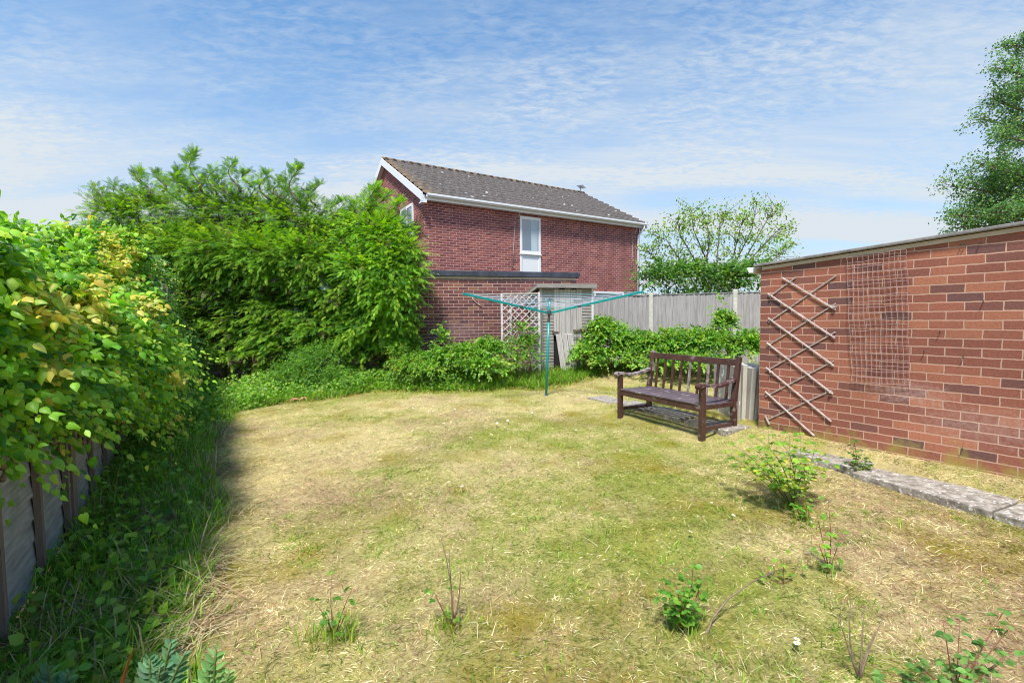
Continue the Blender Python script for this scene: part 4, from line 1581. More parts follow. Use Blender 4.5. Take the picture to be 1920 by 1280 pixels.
def build_leaning_slabs():
    st = two_tone('slab_on_edge', (0.44, 0.41, 0.35), (0.66, 0.63, 0.56), 7, 0.3, 0.7, aniso=(1, 1, 0.6), bump=0.005)
    st2 = two_tone('slab_face', (0.33, 0.30, 0.25), (0.50, 0.47, 0.42), 8, 0.3, 0.7, bump=0.006, extra=((0.80, 0.80, 0.78), 11.0, 0.60, 0.63))
    base = at(1379, 640, 5.62)
    x = base.x
    first = None
    labs = ['lichen spotted concrete slab standing on edge behind the bench, outermost of its stack', 'plain grey slab standing on edge behind the spotted slab',
            'thin pale slab standing on edge, third from the bench in its stack', 'grey slab standing on edge nearest the garage corner']
    for i in range(4):
        th = (0.075, 0.05, 0.055, 0.05)[i]
        h = 0.66 + (0.0, 0.02, -0.015, 0.01)[i]
        z0 = float(ground_z(x, 5.8)) - 0.02
        m = MB()
        lean = 0.018 * i
        n = 8
        y0 = 5.62 + (0, 0.02, -0.01, 0.015)[i]
        y1 = y0 + 0.60
        xs0, xs1 = 0, th
        rows = []
        for k in range(n + 1):
            u = k / n
            yy = y0 + (y1 - y0) * u
            j = rng.normal(0, 0.006)
            rows.append((yy, h + j))
        m.v = []
        for (yy, hh) in rows:
            m.v += [(xs0, yy - y0, 0), (xs1, yy - y0, 0), (xs1 + lean * 1.0, yy - y0, hh), (xs0 + lean, yy - y0, hh)]
        for k in range(n):
            a = 4 * k
            for q in range(4):
                m.f.append((a + q, a + (q + 1) % 4, a + 4 + (q + 1) % 4, a + 4 + q))
        m.f += [(0, 3, 2, 1), (4 * n, 4 * n + 1, 4 * n + 2, 4 * n + 3)]
        o = m.build('paving_slab', st2 if i == 0 else st, bevel=0.006)
        o.location = (x, y0, z0)
        o.rotation_euler = (0, 0, R((0.0, -0.8, 0.8, 0)[i]))
        tag(o, labs[i], 'paving slab', 'paving slabs stacked on edge behind the bench')
        x += th + 0.016 + rng.uniform(0, 0.01)


build_leaning_slabs()

# ================================================================ GRASS


def build_grass():
    r = np.random.default_rng(3)
    parts = []
    tri_t = (np.array([(-0.5, 0, 0), (0.5, 0, 0), (0, 1, 0.25)]), np.array([(0, 1, 2)]))
    bl_t = (np.array([(-0.5, 0, 0), (0.5, 0, 0), (-0.38, 0.5, 0.10), (0.38, 0.5, 0.10), (0, 0.95, 0.42)]), np.array([(0, 1, 3), (0, 3, 2), (2, 3, 4)]))

    def field(n, y0, y1, tpl, wbase, lmin, lmax, power=1.0, lay=0.5):
        Y = y0 + (y1 - y0) * r.random(n) ** power
        half = Y * 1.16 + 0.5
        X = (r.random(n) * 2 - 1) * half
        s = (X - GO[0]) * GY[0] + (Y - GO[1]) * GY[1]
        bd = border(X, Y)
        ok = ((s < -0.01) | (Y > 5.4)) & (bd < 0.12) & (X > -7)
        # leave the slabs partly clear
        p0 = np.array([3.42, 3.14])
        d = np.array([-0.405, 0.914])
        d = d / np.linalg.norm(d)
        t_ = (X - p0[0]) * d[0] + (Y - p0[1]) * d[1]
        q_ = (X - p0[0]) * d[1] - (Y - p0[1]) * d[0]
        wv = 0.19 + 0.05 * (fnoise(X, Y, 0.18, 77) - 0.5)
        wv = np.where(t_ > 1.5, wv - 0.05 + 0.12 * (fnoise(X, Y, 0.25, 78) - 0.5), wv)
        on = (t_ > -2) & (t_ < 4.9) & (np.abs(q_ - 0.0) < wv) & ~((t_ > 1.5) & (t_ < 2.3) & (r.random(n) < 0.8)) & ~((t_ > 2.3) & (r.random(n) < 0.12))
        ok &= ~on
        X, Y, bd = X[ok], Y[ok], bd[ok]
        n = len(X)
        g, br, ms = lawn_mix(X, Y)
        u = (0.5 * r.random(n) + 0.75 * fnoise(X, Y, 0.055, 72, 2) - 0.12) * (1.25 - 0.75 * fnoise(X, Y, 0.8, 71, 3)) * 1.15
        g = np.clip(g + 1.3 * (vnoise(X, Y, 0.05, 74) - 0.5), 0, 1)
        br = np.clip(br + 1.1 * (vnoise(X, Y, 0.06, 75) - 0.52), 0, 1)
        col = np.where((u < 0.36)[:, None], STRAW, np.where((u < 0.66)[:, None], PALE, np.where((u < 0.84)[:, None], BROWN * 1.1, OLIVE)))
        brm = r.random(n) < br * 0.62
        col = np.where(brm[:, None], BROWN * (0.75 + 0.7 * r.random((n, 1))), col)
        gr = r.random(n) < g * 0.88
        gc = np.where((r.random(n) < 0.5)[:, None], GREEN, OLIVE)
        col = np.where(gr[:, None], gc, col)
        mo = r.random(n) < ms * 0.9
        col = np.where(mo[:, None], MOSS * (0.8 + 0.5 * r.random((n, 1))), col)
        col = col * (0.65 + 0.70 * r.random((n, 1))) * (0.45 + 1.1 * fnoise(X, Y, 0.07, 99, 2))[:, None]
        ln = lmin + (lmax - lmin) * r.random(n) ** 1.6
        ln = ln * np.where(mo, 0.55, 1.0) * (0.75 + 0.7 * fnoise(X, Y, 0.30, 91))
        # tall tufts in the rough corner on the right
        rough = sstep(1.0, 1.9, X) * sstep(5.0, 3.6, Y)
        ln = ln * (1 + 0.9 * rough * (r.random(n) < 0.35))
        up = 0.35 + 0.75 * r.random(n)
        flat = r.random(n) < lay
        up = np.where(flat, up * 0.35, up)
        cl = (fnoise(X, Y, 0.35, 95) - 0.5) * 9
        th = cl + r.normal(0, 1.2, n)
        L = norm(np.stack([np.cos(th), np.sin(th), up * 1.3], -1))
        Nn = rdir(n, r)
        pos = np.stack([X, Y, ground_z(X, Y) - 0.003 + 0.012 * flat * r.random(n)], -1)
        w = wbase * (0.7 + 0.6 * r.random(n)) * np.where(mo, 1.5, 1)
        tv, tf = tpl
        S = norm(np.cross(L, Nn))
        N2 = np.cross(S, L)
        V = pos[:, None, :] + tv[None, :, 0:1] * S[:, None, :] * w[:, None, None] + (tv[None, :, 1:2] * L[:, None, :] - tv[None, :, 2:3] * np.array([0, 0, 1.0])) * ln[:, None, None]
        V[:, :, 2] = np.maximum(V[:, :, 2], pos[:, None, 2])
        k = tv.shape[0]
        T = (tf[None] + (np.arange(n) * k)[:, None, None]).reshape(-1, 3)
        C = np.repeat(col[:, None, :], k, 1)
        return V.reshape(-1, 3), T, C.reshape(-1, 3)
    parts.append(field(100000, 1.0, 2.6, bl_t, 0.0028, 0.014, 0.050, 0.8, 0.36))
    parts.append(field(160000, 2.6, 4.6, bl_t, 0.0034, 0.014, 0.045, 0.9, 0.36))
    parts.append(field(150000, 4.6, 7.5, tri_t, 0.0050, 0.02, 0.050, 0.9))
    parts.append(field(120000, 7.5, 11.8, tri_t, 0.0075, 0.02, 0.050, 0.9))
    # small fresh green tufts and weed rosettes sprinkled through the dry turf
    nt = 900
    ty = 1.2 + 9.0 * r.random(nt) ** 0.9
    tx = (r.random(nt) * 2 - 1) * (ty * 1.1 + 0.4)
    g0 = lawn_mix(tx, ty)[0]
    ok = (border(tx, ty) < 0) & (r.random(nt) < 0.25 + g0) & (((tx - GO[0]) * GY[0] + (ty - GO[1]) * GY[1]) < -0.1)
    tx, ty = tx[ok], ty[ok]
    per = 22
    idx = np.repeat(np.arange(len(tx)), per)
    sp_ = (0.02 + 0.045 * r.random(len(tx)))[idx]
    X = tx[idx] + r.normal(0, 1, len(idx)) * sp_
    Y = ty[idx] + r.normal(0, 1, len(idx)) * sp_
    parts.append(fan_blades(r, X, Y, 0.02, 0.065, 0.0048, [G2, G3, G1, (0.42, 0.50, 0.10)], [3, 4, 1.5, 2], 1.2))
    # longer single stems standing out of the matted turf
    n = 9000
    Y = 1.2 + 6.5 * r.random(n) ** 1.1
    X = (r.random(n) * 2 - 1) * (Y * 1.1 + 0.4)
    ok = (border(X, Y) < 0.05) & (((X - GO[0]) * GY[0] + (Y - GO[1]) * GY[1]) < -0.05) & (r.random(n) < 0.15 + 1.2 * np.clip(fnoise(X, Y, 0.35, 66, 2) - 0.42, 0, 1) * 2)
    parts.append(fan_blades(r, X[ok], Y[ok], 0.035, 0.11, 0.0030, [PALE, STRAW, GREEN * 1.5, BROWN, OLIVE], [3, 3, 2.5, 2, 2], 1.3))
    V, T, C = merge(parts)
    o = np_obj('lawn_grass', V, T, M['grass'], colors=C)
    tag(o, 'short patchy lawn grass, mostly dried to straw with green and brown areas', 'grass', kind='stuff')




def fan_blades(r, X, Y, hmin, hmax, wid, cols, weights, spread=0.6, zoff=0.0):
    n = len(X)
    tv, tf = T_blade(3, 1.0, 0.0)
    ln = hmin + (hmax - hmin) * r.random(n)
    th = r.random(n) * 6.283
    lean = spread * r.random(n) ** 0.8
    L = norm(np.stack([np.cos(th) * lean, np.sin(th) * lean, np.ones(n)], -1))
    side = np.stack([-np.sin(th), np.cos(th), 0 * th], -1)
    out = np.stack([np.cos(th), np.sin(th), -0.55 + 0 * th], -1)
    pos = np.stack([X, Y, ground_z(X, Y) - 0.01 + zoff], -1)
    w = wid * (0.6 + 0.8 * r.random(n))
    bend = (0.15 + 0.55 * r.random(n))
    V = pos[:, None, :] + tv[None, :, 0:1] * side[:, None, :] * w[:, None, None] + ln[:, None, None] * (tv[None, :, 1:2] * L[:, None, :] + (tv[None, :, 1:2] ** 2) * bend[:, None, None] * out[:, None, :] * (0.4 + lean[:, None, None]))
    k = tv.shape[0]
    T = (tf[None] + (np.arange(n) * k)[:, None, None]).reshape(-1, 3)
    C = np.repeat(palette(n, cols, weights, 0.2, r)[:, None, :], k, 1)
    return V.reshape(-1, 3), T, C.reshape(-1, 3)


G1 = (0.09, 0.245, 0.026)
G2 = (0.16, 0.36, 0.036)
G3 = (0.26, 0.46, 0.05)
G4 = (0.065, 0.15, 0.035)
GY1 = (0.42, 0.44, 0.06)
YEL = (0.75, 0.66, 0.11)
DRY = (0.54, 0.44, 0.26)
RED = (0.36, 0.14, 0.07)


def scatter_border(r, n, pred):
    out_x, out_y = [], []
    tot = 0
    while tot < n:
        X = r.uniform(-8.8, 6.2, n * 3)
        Y = r.uniform(1.2, 12.0, n * 3)
        ok = pred(X, Y)
        out_x.append(X[ok])
        out_y.append(Y[ok])
        tot += ok.sum()
        if ok.sum() == 0:
            break
    return np.concatenate(out_x)[:n], np.concatenate(out_y)[:n]


def in_garden(X, Y):
    lf = (X - LF.o.x) * 0.84 + (Y - LF.o.y) * 0.545
    s = (X - GO[0]) * GY[0] + (Y - GO[1]) * GY[1]
    e = -(X - EF.o.x) * math.sin(EA) + (Y - EF.o.y) * math.cos(EA)
    f = -(X - FF.o.x) * math.sin(FFA) + (Y - FF.o.y) * math.cos(FFA)
    return (lf > 0.03) & ((s < -0.02) | (Y > 5.5)) & (e < -0.03) & (f < -0.03)


def build_border():
    r = np.random.default_rng(5)
    # long grass on the left
    X, Y = scatter_border(r, 26000, lambda X, Y: in_garden(X, Y) & (border(X, Y) > -0.05 + 0.12 * r.random(len(X))) & (Y < 8.6) & (X < -0.8) & (X > -Y * 1.18 - 0.3) &
                          (r.random(len(X)) < 0.25 + 0.75 * (fnoise(X, Y, 0.45, 15, 3) > 0.44)))
    p1 = fan_blades(r, X, Y, 0.05, 0.22, 0.0065, [G1, G2, G3, (0.34, 0.50, 0.07), DRY, (0.42, 0.33, 0.20)], [1.5, 4, 4, 2, 1.8, 0.8], 0.9)
    # tall tufts
    k = r.random(len(X)) < 0.10
    k &= (X < -2.2) | (Y > 3.0)
    p1b = fan_blades(r, X[k], Y[k], 0.20, 0.36, 0.007, [G1, G2, G3], [2, 3, 1], 0.5)
    # grass along the back edge
    X, Y = scatter_border(r, 32000, lambda X, Y: in_garden(X, Y) & (border(X, Y) > 0.06 * r.random(len(X))) & (Y > 7.6) & (r.random(len(X)) < np.exp(-np.maximum(border(X, Y), 0) / np.where(X > -0.3, 3.0, 0.9))))
    p2 = fan_blades(r, X, Y, 0.06, 0.24, 0.010, [G1, G2, G3, GY1, DRY], [2, 4, 4, 1.2, 0.6], 0.7)
    X, Y = scatter_border(r, 5000, lambda X, Y: in_garden(X, Y) & (np.abs(border(X, Y)) < 0.16) & (Y > 7.6))
    p3 = fan_blades(r, X, Y, 0.03, 0.12, 0.010, [G3, GY1, DRY, (0.42, 0.25, 0.10)], [3, 3, 2, 1], 0.9)
    # fallen straw and dead stems lying in the left border
    X, Y = scatter_border(r, 10000, lambda X, Y: in_garden(X, Y) & (border(X, Y) > -0.1) & (Y < 6.5) & (X < -1.0) & (X > -Y * 1.18 - 0.3) & (fnoise(X, Y, 0.5, 18, 2) > 0.45))
    p4 = fan_blades(r, X, Y, 0.06, 0.28, 0.0045, [DRY, PALE * 0.8, (0.22, 0.15, 0.09)], [3, 2, 2], 6.0, zoff=0.03)
    V, T, C = merge([p1, p1b, p2, p3, p4])
    o = np_obj('long_grass', V, T, M['grass'], colors=C)
    tag(o, 'long uncut grass with dead stems along the lawn border', 'grass', kind='stuff')
    # leafy ground cover
    tpl = T_oval(0.8)
    X, Y = scatter_border(r, 27000, lambda X, Y: in_garden(X, Y) & (border(X, Y) > 0.03) & (X < -0.7) & (Y < 10.2) & (X > -Y * 1.18 - 0.3) &
                          (r.random(len(X)) < np.where(Y < 4.6, 0.22 + 0.6 * (fnoise(X, Y, 0.3, 19, 2) > 0.56), 1.0)))
    n = len(X)
    hh = (0.03 + 0.20 * r.random(n) ** 1.2) * np.where(Y > 6.0, 1.15, 0.7) * sstep(0.0, 0.3, border(X, Y)).clip(0.25, 1)
    hh = hh * (0.5 + 1.0 * fnoise(X, Y, 0.5, 23, 2))
    pos = np.stack([X, Y, ground_z(X, Y) + hh], -1)
    Nn = norm(r.normal(0, 0.5, (n, 3)) + np.array([0, -0.35, 1.0]))
    L = norm(np.cross(Nn, rdir(n, r)))
    q1 = instance(tpl, pos, L, Nn, 0.030 + 0.035 * r.random(n), palette(n, [G1, G2, G3, (0.36, 0.52, 0.08)], [2, 4, 4, 2], 0.2, r))
    V, T, C = q1
    o = np_obj('ground_cover', V, T, M['leaf'], colors=C)
    tag(o, 'low leafy weeds covering the ground below the hedge and ivy', 'ground cover', kind='stuff')


build_grass()
build_border()

# ================================================================ IVY ON THE LEFT FENCE


def ivy_shell(r, n, t0, t1, zlo, zhi, bulge):
    """points and outward normals on a bulging mass along the left fence; zlo, zhi, bulge are functions of t"""
    t = r.uniform(t0, t1, n)
    # angle across the section: 0 = straight out at the bottom edge, 1 = over the top to the back
    a = r.random(n) ** 0.85
    lump = fnoise(t * 1.0, a * 2.4, 0.55, 27, 3) - 0.5
    lo, hi, b = zlo(t), zhi(t), bulge(t)
    h = hi - lo
    ang = a * math.pi * 0.92
    rad_z = h
    y_out = b * (np.sin(np.minimum(ang + 0.5, math.pi)) ** 0.7)
    zz = lo + h * np.minimum(1.0, (a / 0.72)) ** 0.85
    over = np.clip((a - 0.72) / 0.28, 0, 1)
    y_out = np.where(a > 0.72, b * (0.25 - 1.2 * over), b * (1.05 + 0.25 * np.sin(a / 0.72 * math.pi) - 0.80 * (a / 0.72) ** 1.5))
    zz = np.where(a > 0.72, hi + 0.05 * np.sin(over * 3.1), zz)
    y_out = y_out * (1 + 1.3 * lump) + 0.20 * lump
    zz = zz + 0.45 * lump * (a > 0.4)
    x = LF.o.x + (-0.545) * t + 0.84 * y_out
    y = LF.o.y + 0.84 * t + 0.545 * y_out
    nz = np.clip((a - 0.15) / 0.5, 0, 1)
    nout = 1 - nz * 0.8
    nr = np.stack([0.84 * nout, 0.545 * nout - 0.25, nz + 0.15], -1)
    return np.stack([x, y, zz], -1), norm(nr), t, a


def build_ivy():
    r = np.random.default_rng(8)
    ivy = T_ivy()

    def drape(n, t0, t1, zlo, zhi, bulge, size, cols, wts, ycl, tpl, depth, length, k):
        nc = n // k
        P, Nr, t, a = ivy_shell(r, nc, t0, t1, zlo, zhi, bulge)
        P = P - Nr * ((r.random(nc) ** 1.4 * depth + 0.08) * (1 - 0.75 * np.clip(a - 0.3, 0, 0.5) / 0.5))[:, None]
        D = norm(Nr * 0.9 + np.array([0, 0, 0.12]) + r.normal(0, 0.42, (nc, 3)))

        def colf(pos, ID):
            m_ = len(pos)
            # one hue for a shoot, small changes from leaf to leaf
            c0 = palette(nc, cols, wts, 0.16, r)[ID]
            c = np.clip(c0 * (1 + r.normal(0, 0.12, (m_, 1))), 0.004, 0.9)
            e = c * 0.93
            yn = ycl(pos, t[ID], a[ID])
            ym = (r.random(m_) < yn)
            yc = palette(int(ym.sum()), [YEL, (0.66, 0.62, 0.14), GY1], [3, 2, 1.4], 0.12, r)
            mixe = (r.random((len(yc), 1)) < 0.5)
            e[ym] = np.where(mixe, c[ym], yc)
            c[ym] = yc
            return c, e, len(tpl[0]) - (2 if len(tpl[0]) > 12 else 1)
        return sprigs(r, P, D, length * (0.6 + 0.7 * r.random(nc) + 0.7 * (r.random(nc) < 0.05)), 0.55, k, tpl, size, colf, ang=0.95, hang=0.38, jit=0.52, face=(0.0, -0.85, 0.65), taper=0.5)
    zlo = lambda t: np.interp(t, [-3, -0.6, 0.0, 0.7, 1.4, 2.2, 3.2, 4.5, 8.5], [0.90, 0.90, 0.85, 0.76, 0.55, 0.38, 0.22, 0.14, 0.2])
    zhi = lambda t: np.interp(t, [-3, -0.9, -0.3, 0.4, 1.2, 2.0, 3.2, 5.0, 7.4, 8.5], [1.56, 1.60, 1.72, 1.84, 1.97, 2.10, 2.20, 2.26, 2.22, 2.1])
    bul = lambda t: np.interp(t, [-3, -0.9, -0.45, 0.0, 1.0, 2.2, 4.0, 7.6, 8.5], [0.06, 0.08, 0.18, 0.24, 0.34, 0.36, 0.34, 0.42, 0.4])

    def ycl(P, t, a):
        k = fnoise(P[:, 0] * 1.0 + P[:, 1], P[:, 2] * 1.0, 0.30, 33, 2)
        return np.clip((k - 0.65) * 14, 0, 0.9) * np.where(a > 0.74, 0.2, 1.0) + 0.02
    p = drape(34000, -1.0, 3.0, zlo, zhi, bul, 0.068, [(0.085, 0.27, 0.025), (0.16, 0.41, 0.03), (0.27, 0.55, 0.04), (0.42, 0.68, 0.07)], [2, 3, 4, 4], ycl, ivy, 0.42, 0.30, 9)
    p = merge([p, drape(14000, -1.0, 3.0, zlo, zhi, bul, 0.056, [(0.06, 0.20, 0.025), (0.17, 0.41, 0.03), (0.34, 0.60, 0.05)], [3, 3, 3], ycl, T_oval(0.55), 0.40, 0.26, 9)])
    root = empty('ivy', LF.M @ Vector((0.5, 0, 0)), 0)
    tag(root, 'big leaved bright green and yellow ivy tumbling over the near left fence', 'ivy')

    def loc(V):
        return V - np.array(root.location)
    np_obj('ivy_leaves', loc(p[0]), p[1], M['leaf'], root, colors=p[2])
    m = MB()
    for k in range(16):
        t = r.uniform(-1.0, 2.8)
        lo, hi = float(zlo(t)), float(zhi(t))
        pts = []
        for j in range(6):
            u = j / 5
            w = LF.M @ Vector((t + 0.25 * math.sin(j * 1.3 + k), -0.07 - 0.5 * float(bul(t)) * 0.5 * math.sin(u * 3), max(0.02, lo - 0.15 + (hi - lo - 0.1) * u)))
            pts.append(w - root.location)
        m.tube(pts, [0.012, 0.011, 0.010, 0.008, 0.006, 0.004], 6)
    # trailing shoots below the leaf edge
    for k in range(7):
        t = (-0.35, -0.1, 0.25, 0.5, 0.8, 1.3, 1.7)[k]
        lo = float(zlo(t))
        pts = [LF.M @ Vector((t + 0.03 * j, -0.16 - 0.03 * j, lo + 0.25 - 0.085 * j)) - root.location for j in range(5)]
        m.tube(pts, 0.004, 5)
    m.build('stems', M['twig'], root, smooth=True)
    # smaller leaved variegated shrub further along
    r2 = np.random.default_rng(9)
    root = empty('variegated_shrub', LF.M @ Vector((5.0, 0, 0)), 0)
    tag(root, 'small leaved dark green and yellow flecked hedge shrub beyond the ivy on the left', 'shrub')

    def ycl2(P, t, a):
        k = fnoise(P[:, 0] + P[:, 1], P[:, 2], 0.45, 37, 2)
        return np.clip((k - 0.58) * 4, 0.04, 0.5) * np.where(a > 0.7, 0.5, 1.0)
    oval = T_oval(0.75)
    p = drape(40000, 2.7, 7.9, zlo, zhi, bul, 0.058, [G4, G1, (0.13, 0.28, 0.06), G2], [2, 4, 5, 3], ycl2, oval, 0.45, 0.26, 9)
    np_obj('foliage', p[0] - np.array(root.location), p[1], M['leaf'], root, colors=p[2])
    m = MB()
    for k in range(26):
        t = r.uniform(2.8, 7.6)
        b0 = LF.M @ Vector((t, -0.25, 0)) - root.location
        b1 = LF.M @ Vector((t + r.normal(0, 0.2), -0.30, 0.8)) - root.location
        b2 = LF.M @ Vector((t + r.normal(0, 0.35), -0.35, 1.9)) - root.location
        m.tube([b0, b1, b2], [0.022, 0.015, 0.006], 6)
    m.build('stems', M['bark'], root, smooth=True)


build_ivy()

# ================================================================ CONIFERS


CB = (0.22, 0.44, 0.04)
CL = (0.37, 0.58, 0.06)
CD = (0.09, 0.24, 0.035)
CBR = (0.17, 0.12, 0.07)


def conifer(name_label, x0, x1, yf, top, lobes, leaders, seed, n_low, low_top=2.9, light=1.0, lowbase=0.35, root_y=None):
    """a trimmed lower wall between x0 and x1 with loose growth above; lobes: (x, y, z, rx, ry, rz, sprays)"""
    r = np.random.default_rng(seed)
    root = empty('conifer_tree', ((x0 + x1) / 2, yf + 0.9, 0.2), 0)
    tag(root, name_label, 'conifer', 'conifers grown together into a tall hedge')
    tpl = T_spray(7, 0.013, 0.30)
    parts = []
    o = np.array(root.location)
    # lower clipped face: flat branch tips in ragged tiers
    K = 8
    nc = int(n_low / K * 1.9)
    cx = r.uniform(x0 - 0.1, x1 + 0.1, nc)
    cz = lowbase + (low_top - lowbase) * r.random(nc)
    tier = np.round(cz / 0.17 + 1.3 * fnoise(cx, cz, 0.8, seed, 2)) * 0.17 - 1.3 * 0.17 * fnoise(cx, cz, 0.8, seed, 2)
    cz = np.where(r.random(nc) < 0.7, tier + r.normal(0, 0.02, nc), cz)
    lump = fnoise(cx + seed, cz * 1.6, 0.5, seed, 3) - 0.5
    cy = yf + 0.30 - 0.85 * lump + 0.12 * sstep(0.9, 0.3, cz) + np.abs(r.normal(0, 0.10, nc))
    hole = (fnoise(cx + seed, cz * 1.7, 0.40, seed + 5, 2) < 0.38)
    keep = ~(hole & (r.random(nc) < 0.75)) & ~((cz < 0.65) & (r.random(nc) < 0.55))
    cx, cy, cz = cx[keep], cy[keep], cz[keep]
    nc = len(cx)

    def colf(pos, ID):
        c0 = palette(nc, [CB, CL, CD, CBR], [5, 3.5, 2.5, 0.3], 0.15, r)[ID] * light
        c = np.clip(c0 * (1 + r.normal(0, 0.12, (len(pos), 1))), 0.004, 0.9)
        return c, None, 0
    P = np.stack([cx, cy, cz], -1)
    D = np.stack([r.normal(0, 0.55, nc), -np.ones(nc), r.normal(0.12, 0.25, nc)], -1)
    parts.append(sprigs(r, P, D, 0.32 + 0.16 * r.random(nc), 0.22, K, tpl, 0.135, colf, ang=0.85, jit=0.16, up=(0, -0.15, 1.0), face=(0, -0.55, 0.1)))
    # loose lobes above
    for (lx, ly, lz, rx, ry, rz_, ns) in lobes:
        nc = int(ns * 3.0 / K)
        dd = rdir(nc, r)
        dd[:, 1] = np.where(r.random(nc) < 0.35, -np.abs(dd[:, 1]), dd[:, 1])
        rr = 0.45 + 0.42 * r.random(nc) + 0.25 * (fnoise(dd[:, 0] * 2 + lx, dd[:, 2] * 2 + lz, 0.9, seed + 3, 2) - 0.5)
        base = np.array([lx, ly, lz]) + dd * rr[:, None] * np.array([rx, ry, rz_])
        D = norm(dd * np.array([1, 1, 0.8]) + np.array([0, -0.25, 0.38]) + r.normal(0, 0.34, (nc, 3)))
        parts.append(sprigs(r, base, D, 0.30 + 0.28 * r.random(nc), 0.24, K, tpl, 0.135, colf, ang=0.8, jit=0.18, up=(0, -0.2, 1.0), face=(0, -0.45, 0.15)))
    br = MB()
    # feathery leaders, the given ones and small ragged ones between
    extra = []
    for (lx, ly, lz, rx, ry, rz_, ns) in lobes:
        if lz < 3.0:
            continue
        for k in range(5):
            a = lx + r.uniform(-0.9, 0.9) * rx
            hh = r.uniform(0.15, 0.62)
            zt = lz + rz_ * (0.75 - 0.35 * ((a - lx) / rx) ** 2)
            extra.append((a, ly + r.uniform(-0.25, 0.3), zt - 0.1, a + r.uniform(-0.2, 0.2), ly, zt + hh, int(10 + 22 * hh)))
    leaders = list(leaders) + extra
    for (bx, by, bz, tx, ty, tz, ns) in leaders:
        ns = int(ns * 2.0)
        b = np.array([bx, by, bz])
        t_ = np.array([tx, ty, tz])
        u = r.random(ns) ** 0.8
        ctr = b[None] * (1 - u[:, None]) + t_[None] * u[:, None]
        ctr[:, 0] += 0.12 * np.sin(u * 5 + seed)
        wid = (0.10 + 0.22 * min(1.0, tz - bz)) * (1 - u * 0.88)
        th = r.random(ns) * 6.283
        outv = np.stack([np.cos(th), np.sin(th) * 0.8, 0.45 + 0.5 * u], -1)
        pos = ctr + outv * (wid * r.random(ns))[:, None]
        L = norm(outv + np.array([0, 0, 0.15]) + r.normal(0, 0.4, (ns, 3)))
        Nn = norm(r.normal(0, 0.6, (ns, 3)) + np.array([0, -0.5, 0.8]))
        c = palette(ns, [CB, CL, CD], [4, 2, 3], 0.18, r) * light
        parts.append(instance(tpl, pos, L, Nn, 0.08 + 0.12 * r.random(ns), c))
        pts = []
        for j in range(7):
            uu = j / 6
            q = b * (1 - uu) + t_ * uu
            pts.append(tuple(q + np.array([0.12 * math.sin(uu * 5 + seed), 0, 0]) - o))
        br.tube(pts, [0.028, 0.024, 0.02, 0.016, 0.011, 0.007, 0.003], 6)
    V, T, C = merge(parts)
    np_obj('foliage', V - o, T, M['conifer'], root, colors=C)
    # trunk and inner limbs
    tx = (x0 + x1) / 2
    for k in range(max(2, int((x1 - x0) / 0.55))):
        bx = x0 + (x1 - x0) * (k + 0.5 + r.normal(0, 0.15)) / max(2, int((x1 - x0) / 0.55))
        pts = [(bx - o[0], yf + 0.55 - o[1] + r.normal(0, 0.1), 0 - 0.05)]
        for j in range(1, 6):
            pts.append((bx - o[0] + r.normal(0, 0.05), yf + 0.65 - o[1] + r.normal(0, 0.06), j * (top - 1.3) / 5))
        br.tube(pts, [0.07, 0.06, 0.05, 0.04, 0.03, 0.015], 8)
    for k in range(40):
        bx = r.uniform(x0, x1)
        z = r.uniform(0.35, low_top)
        br.tube([(bx - o[0], yf + 0.7 - o[1], z - o[2]), (bx - o[0] + r.normal(0, 0.2), yf + 0.12 - o[1], z - o[2] + r.normal(0.05, 0.15))], [0.016, 0.004], 5)
    br.build('trunk', M['bark'], root, smooth=True)
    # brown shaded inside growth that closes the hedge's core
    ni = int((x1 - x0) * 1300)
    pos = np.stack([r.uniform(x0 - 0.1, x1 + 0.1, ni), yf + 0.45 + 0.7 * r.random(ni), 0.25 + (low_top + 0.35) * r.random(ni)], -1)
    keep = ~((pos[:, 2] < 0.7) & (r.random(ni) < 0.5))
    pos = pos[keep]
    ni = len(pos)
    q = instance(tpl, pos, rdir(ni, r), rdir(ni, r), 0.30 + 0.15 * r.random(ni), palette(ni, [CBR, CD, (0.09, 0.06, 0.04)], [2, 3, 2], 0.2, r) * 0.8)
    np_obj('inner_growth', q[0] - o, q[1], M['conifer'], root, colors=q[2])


def cx_(px, py, Y):
    p = at(px, py, Y)
    return p.x, p.z


